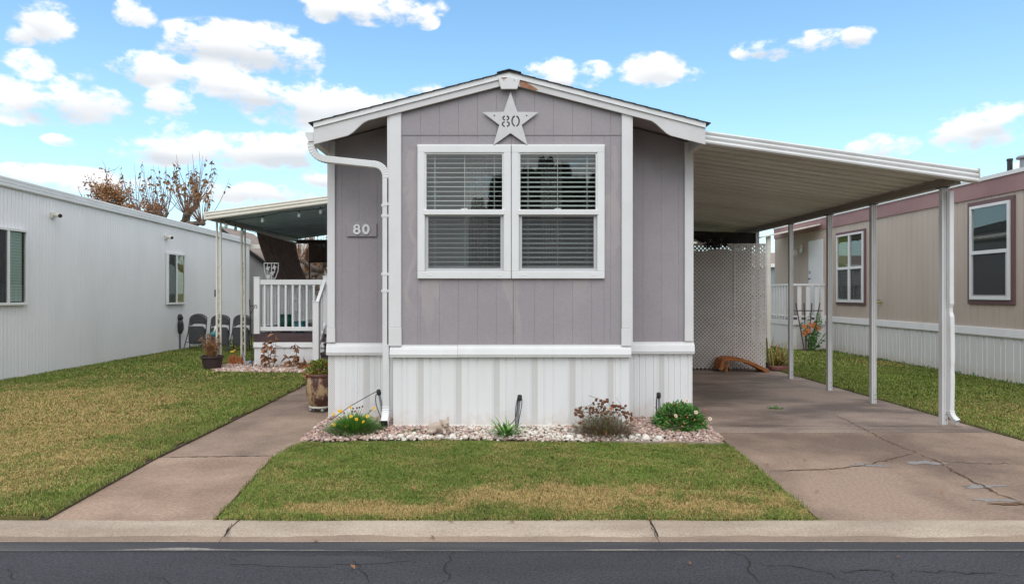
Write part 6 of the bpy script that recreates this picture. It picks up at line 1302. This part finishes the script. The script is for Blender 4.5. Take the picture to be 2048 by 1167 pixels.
# ================================================================== TREES AND FAR BACKGROUND
def limb(mb, a, b, r0, r1, q, wob=.08, seg=6, n=7):
    a, b = Vector(a), Vector(b); pts = []; L_ = (b - a).length
    for i in range(seg + 1):
        t = i / seg; o = Vector((q.gauss(0, 1), q.gauss(0, 1), q.gauss(0, .5))) * wob * L_ * math.sin(math.pi * t) * .5; pts.append(a.lerp(b, t) + o)
    mb.tube(pts, [r0 + (r1 - r0) * i / seg for i in range(seg + 1)], n); return pts
def pollard(lab, base, fork, knobs, nsh, hsh, leaves, seed, trunk_r=.22, up=1.0, lsz=.16):
    q = random.Random(seed); t = thing('pollarded_tree', lab, 'tree', base); tr_, cr, lf = MB(), MB(), MB()
    limb(tr_, base, fork, trunk_r, trunk_r * .8, q, .05)
    for (kx, ky, kz_) in knobs:
        k = Vector((kx, ky, kz_)); limb(tr_, fork, k, trunk_r * .55, trunk_r * .34, q, .10); tr_.ball(k, (trunk_r * .42, trunk_r * .42, trunk_r * .40), 9, 7)
        for i in range(nsh):
            a = q.uniform(0, 6.28); sp = q.uniform(.15, .8); d = Vector((math.cos(a) * sp, math.sin(a) * sp, q.uniform(.25, 1) * up)).normalized(); p = k + d * .06; pts = [p.copy()]; L_ = hsh * q.uniform(.45, 1.05)
            for j in range(6): d = (d + Vector((q.gauss(0, .05), q.gauss(0, .05), .22 * up))).normalized(); p = p + d * L_ / 6; pts.append(p.copy())
            cr.tube(pts, [.017, .015, .013, .011, .009, .007, .005], 4, caps=False)
            if q.random() < leaves:
                for j in range(q.randint(3, 9)): w_ = pts[-1].lerp(pts[-3], q.random()); lf.leaf(w_, (q.gauss(0, .8), q.gauss(0, .8), -.8), lsz * q.uniform(.7, 1.2), lsz * .45)
    tr_.map(lambda a, b, c_: (a + .025 * mnoise.noise((a * 6, b * 6, c_ * 6)), b, c_ + .02 * mnoise.noise((a * 6 + 9, b * 6, c_ * 6))))
    tr_.build('trunk', 'bark', t, smooth=True); cr.build('shoots', 'twig', t, fix=False)
    if lf.v: lf.build('leaves', 'leaf_brown', t, fix=False)
def K(px_, py_, Y): return U(px_, py_, Y)
b0 = K(362, 585, 27); pollard('pollarded tree with upright leafy shoots behind the white home', (b0[0], 27, 0), K(366, 450, 27), [K(393, 405, 27), K(372, 428, 26.6), K(405, 446, 26)], 30, 2.0, .6, 11, .30, 1.0, .2)
b0 = K(322, 585, 28); pollard('cut back tree with few shoots behind the white home', (b0[0], 28, 0), K(322, 450, 28), [K(320, 424, 28), K(334, 426, 28), K(304, 424, 27.6), K(276, 420, 28.4)], 10, 2.0, .5, 12, .2, 1.0, .2)
def leafy(lab, cx, cy, Y, h, seed, n, rx, rz, m='leaf_tan'):
    q = random.Random(seed); b0 = K(cx, 585, Y); t = thing('autumn_tree', lab, 'tree', (b0[0], Y, 0)); top = Vector(K(cx, cy, Y)); tr_, cr, lf = MB(), MB(), MB(); fork = Vector((b0[0], Y, 2.2)); limb(tr_, (b0[0], Y, 0), fork, .16, .12, q, .04)
    tips = []
    for i in range(26):
        a = q.uniform(0, 6.28); e = Vector((b0[0] + math.cos(a) * rx * q.uniform(.2, 1), Y + math.sin(a) * rx * q.uniform(.2, 1), top.z - rz * q.uniform(0, 1.6) + .3)); ps = limb(tr_, fork, e, .055, .012, q, .12, 7, 5); tips += ps[3:]
        for j in range(7):
            p = ps[q.randint(3, 7)]; d = Vector((q.gauss(0, .6), q.gauss(0, .6), q.uniform(.2, 1))).normalized(); e2 = p + d * q.uniform(.3, .9); cr.tube([p, p.lerp(e2, .5) + Vector((q.gauss(0, .04), q.gauss(0, .04), 0)), e2], [.012, .009, .004], 4, caps=False); tips += [p.lerp(e2, .5), e2] if q.random() < .7 else []
    for i in range(n):
        p = q.choice(tips) + Vector((q.gauss(0, .1), q.gauss(0, .1), q.gauss(-.05, .12)))
        if p.z > top.z - .25 and q.random() < .8: continue
        lf.leaf(p, (q.gauss(0, 1), q.gauss(0, 1), q.gauss(-.5, .6)), q.uniform(.10, .19), .085)
    tr_.build('trunk', 'bark', t); cr.build('twigs', 'twig', t, fix=False); lf.build('leaves', m, t, fix=False)
leafy('tan leaved tree, left of two behind the white home roof', 222, 362, 31, 6, 21, 7500, 1.1, 1.6); leafy('tan leaved tree, right of two behind the white home roof', 293, 395, 30, 6, 22, 6000, .85, 1.4)
leafy('thin bare brown tree at far left behind white home', 178, 398, 33, 5, 23, 500, .8, .9, 'leaf_brown')
b0 = K(640, 560, 21.5); pollard('thick limbed pruned tree seen behind the side porch', (b0[0], 21.5, 0), K(640, 545, 21.5), [K(598, 520, 21), K(612, 527, 21.8), K(628, 535, 22), K(590, 548, 21.5), K(650, 524, 21), K(605, 560, 21)], 13, 1.35, .0, 13, .2)
leafy('tan tree behind the pruned tree at the porch', 618, 480, 27, 5, 29, 2600, 1.6, 1.4)
def back_home(lab, x0, x1, Y, h, rise, wm, rm_, wins, gable='x'):
    t = thing('mobile_home', lab, 'mobile home', ((x0 + x1) / 2, Y, 0)); MB().box(x0, x1, Y, Y + 5, 0, h).build('wall', wm, t)
    MB().prism([(Y - .15, h - .02), (Y + 2.5, h + rise), (Y + 5.15, h - .02), (Y + 5.15, h - .14), (Y - .15, h - .14)], 'yz', x0 - .15, x1 + .15).build('roof', rm_, t); MB().box(x0 - .1, x1 + .1, Y - .19, Y - .151, h - .17, h + .0).build('fascia', 'frame', t)
    for (a, b, z0, z1) in wins:
        f = MB(); f.box(a, b, Y - .04, Y - .001, z1 - .06, z1); f.box(a, b, Y - .04, Y - .001, z0, z0 + .06); f.box(a, a + .06, Y - .04, Y - .001, z0 + .06, z1 - .06); f.box(b - .06, b, Y - .04, Y - .001, z0 + .06, z1 - .06); w = f.build('window', 'frame', t); MB().box(a + .06, b - .06, Y - .02, Y - .0015, z0 + .06, z1 - .06).build('pane', 'slate_wall', w)
    return t
back_home('pale grey mobile home far behind the side porch', -13.5, -6.8, 34, 2.9, .7, 'shed_wall', 'roof_far', [(-12.6, -11.4, 1.3, 2.4), (-10.4, -9.3, 1.2, 2.4), (-8.3, -7.4, 1.2, 2.4)])
back_home('white mobile home far behind the porch, right part', -6.2, -1.0, 33, 2.9, .6, 'vinyl', 'roof_far', [(-5.6, -4.6, 1.2, 2.4), (-3.6, -2.4, 1.2, 2.4)])
back_home('pale blue mobile home far behind the carport gap', 8.5, 18.0, 32, 2.9, .7, 'slate_wall', 'roof_far', [(11.4, 12.1, 1.2, 2.3), (13.4, 14.6, 1.2, 2.3)])
# grey shed beyond the white home
sh = thing('garden_shed', 'grey shed with black edged gable beyond the white home', 'shed', (-8.2, 22.2, 0)); sY = 22.0
xa, xb_ = [(v - CXP) * sY / F for v in (455, 540)]; pk = (xa - .2, U(0, 490, sY)[2] + .5)
zr = lambda x: U(0, 513, sY)[2] + (pk[1] - U(0, 513, sY)[2]) * ((xb_ - .5) - x) / ((xb_ - .5) - pk[0])
MB().prism([(xa - .6, 0), (xb_, 0), (xb_, zr(xb_)), (pk[0], zr(pk[0])), (xa - .6, zr(pk[0]) - .15)], 'xz', sY, sY + 2.6).build('wall', 'shed_wall', sh)
MB().prism([(pk[0], zr(pk[0])), (xb_ + .1, zr(xb_ + .1)), (xb_ + .1, zr(xb_ + .1) + .14), (pk[0], zr(pk[0]) + .14)], 'xz', sY - .15, sY + 2.8).build('roof', 'roof_far', sh); MB().prism([(pk[0], zr(pk[0]) - .02), (xb_ + .12, zr(xb_ + .12) - .02), (xb_ + .12, zr(xb_ + .12) + .12), (pk[0], zr(pk[0]) + .12)], 'xz', sY - .18, sY - .151).build('gable_trim', 'dark', sh)
MB().box(xa + .35, xb_ - .35, sY - .04, sY - .001, .05, 2.0).build('door', 'shed_wall', sh, bevel=.01); MB().box(xa + .42, xb_ - .42, sY - .055, sY - .0405, 1.05, 1.92).build('door_panel', 'shed_wall', sh, bevel=.01)
aw2 = thing('awning', 'small cream awning at the far end of the white home', 'awning', (-7.9, 21.4, 0)); MB().box(-8.3, -6.4, 21.25, 21.32, 2.92, 3.06).build('front_fascia', 'cream_metal', aw2); MB().box(-8.3, -6.4, 21.32, 21.95, 2.98, 3.03).build('panel', 'cream_metal', aw2); MB().box(-6.6, -6.52, 21.25, 21.32, 0, 2.92).build('post', 'cream_metal', aw2)

# ---- across the street behind the viewer: the hedge that the windows reflect
rq = random.Random(31); cm_ = MB()
for i in range(2600):
    z = rq.random(); h_ = 6.0 * z; r0 = .62 * (1 - z) ** .55 * (.85 + .25 * math.sin(z * 9)); a = rq.uniform(0, 6.28); rr = r0 * math.sqrt(rq.uniform(.5, 1)); p = (math.cos(a) * rr, math.sin(a) * rr, .1 + h_); cm_.leaf(p, (math.cos(a), math.sin(a), 1.2), .34, .17)
cmesh = cm_.mesh('crown', 'conifer', fix=False); tmesh = MB().tube([(0, 0, 0), (0, 0, 4.5)], [.11, .03], 8).mesh('trunk', 'bark')
for i, (x, sc_) in enumerate(((-.9, .80), (-.15, .92), (.95, .98), (1.6, 1.04), (2.2, .99), (2.85, .93), (3.5, .95), (4.2, .9), (5.0, .97))):
    t = thing('conifer', 'dark columnar conifer across the street, mirrored in the bay windows', 'conifer', (x, -10 + .3 * math.sin(i * 2), -.1), i * 1.3, 'conifers across the street'); t.scale = (sc_, sc_, sc_); place(cmesh, 'crown', t, local=True); place(tmesh, 'trunk', t, local=True)
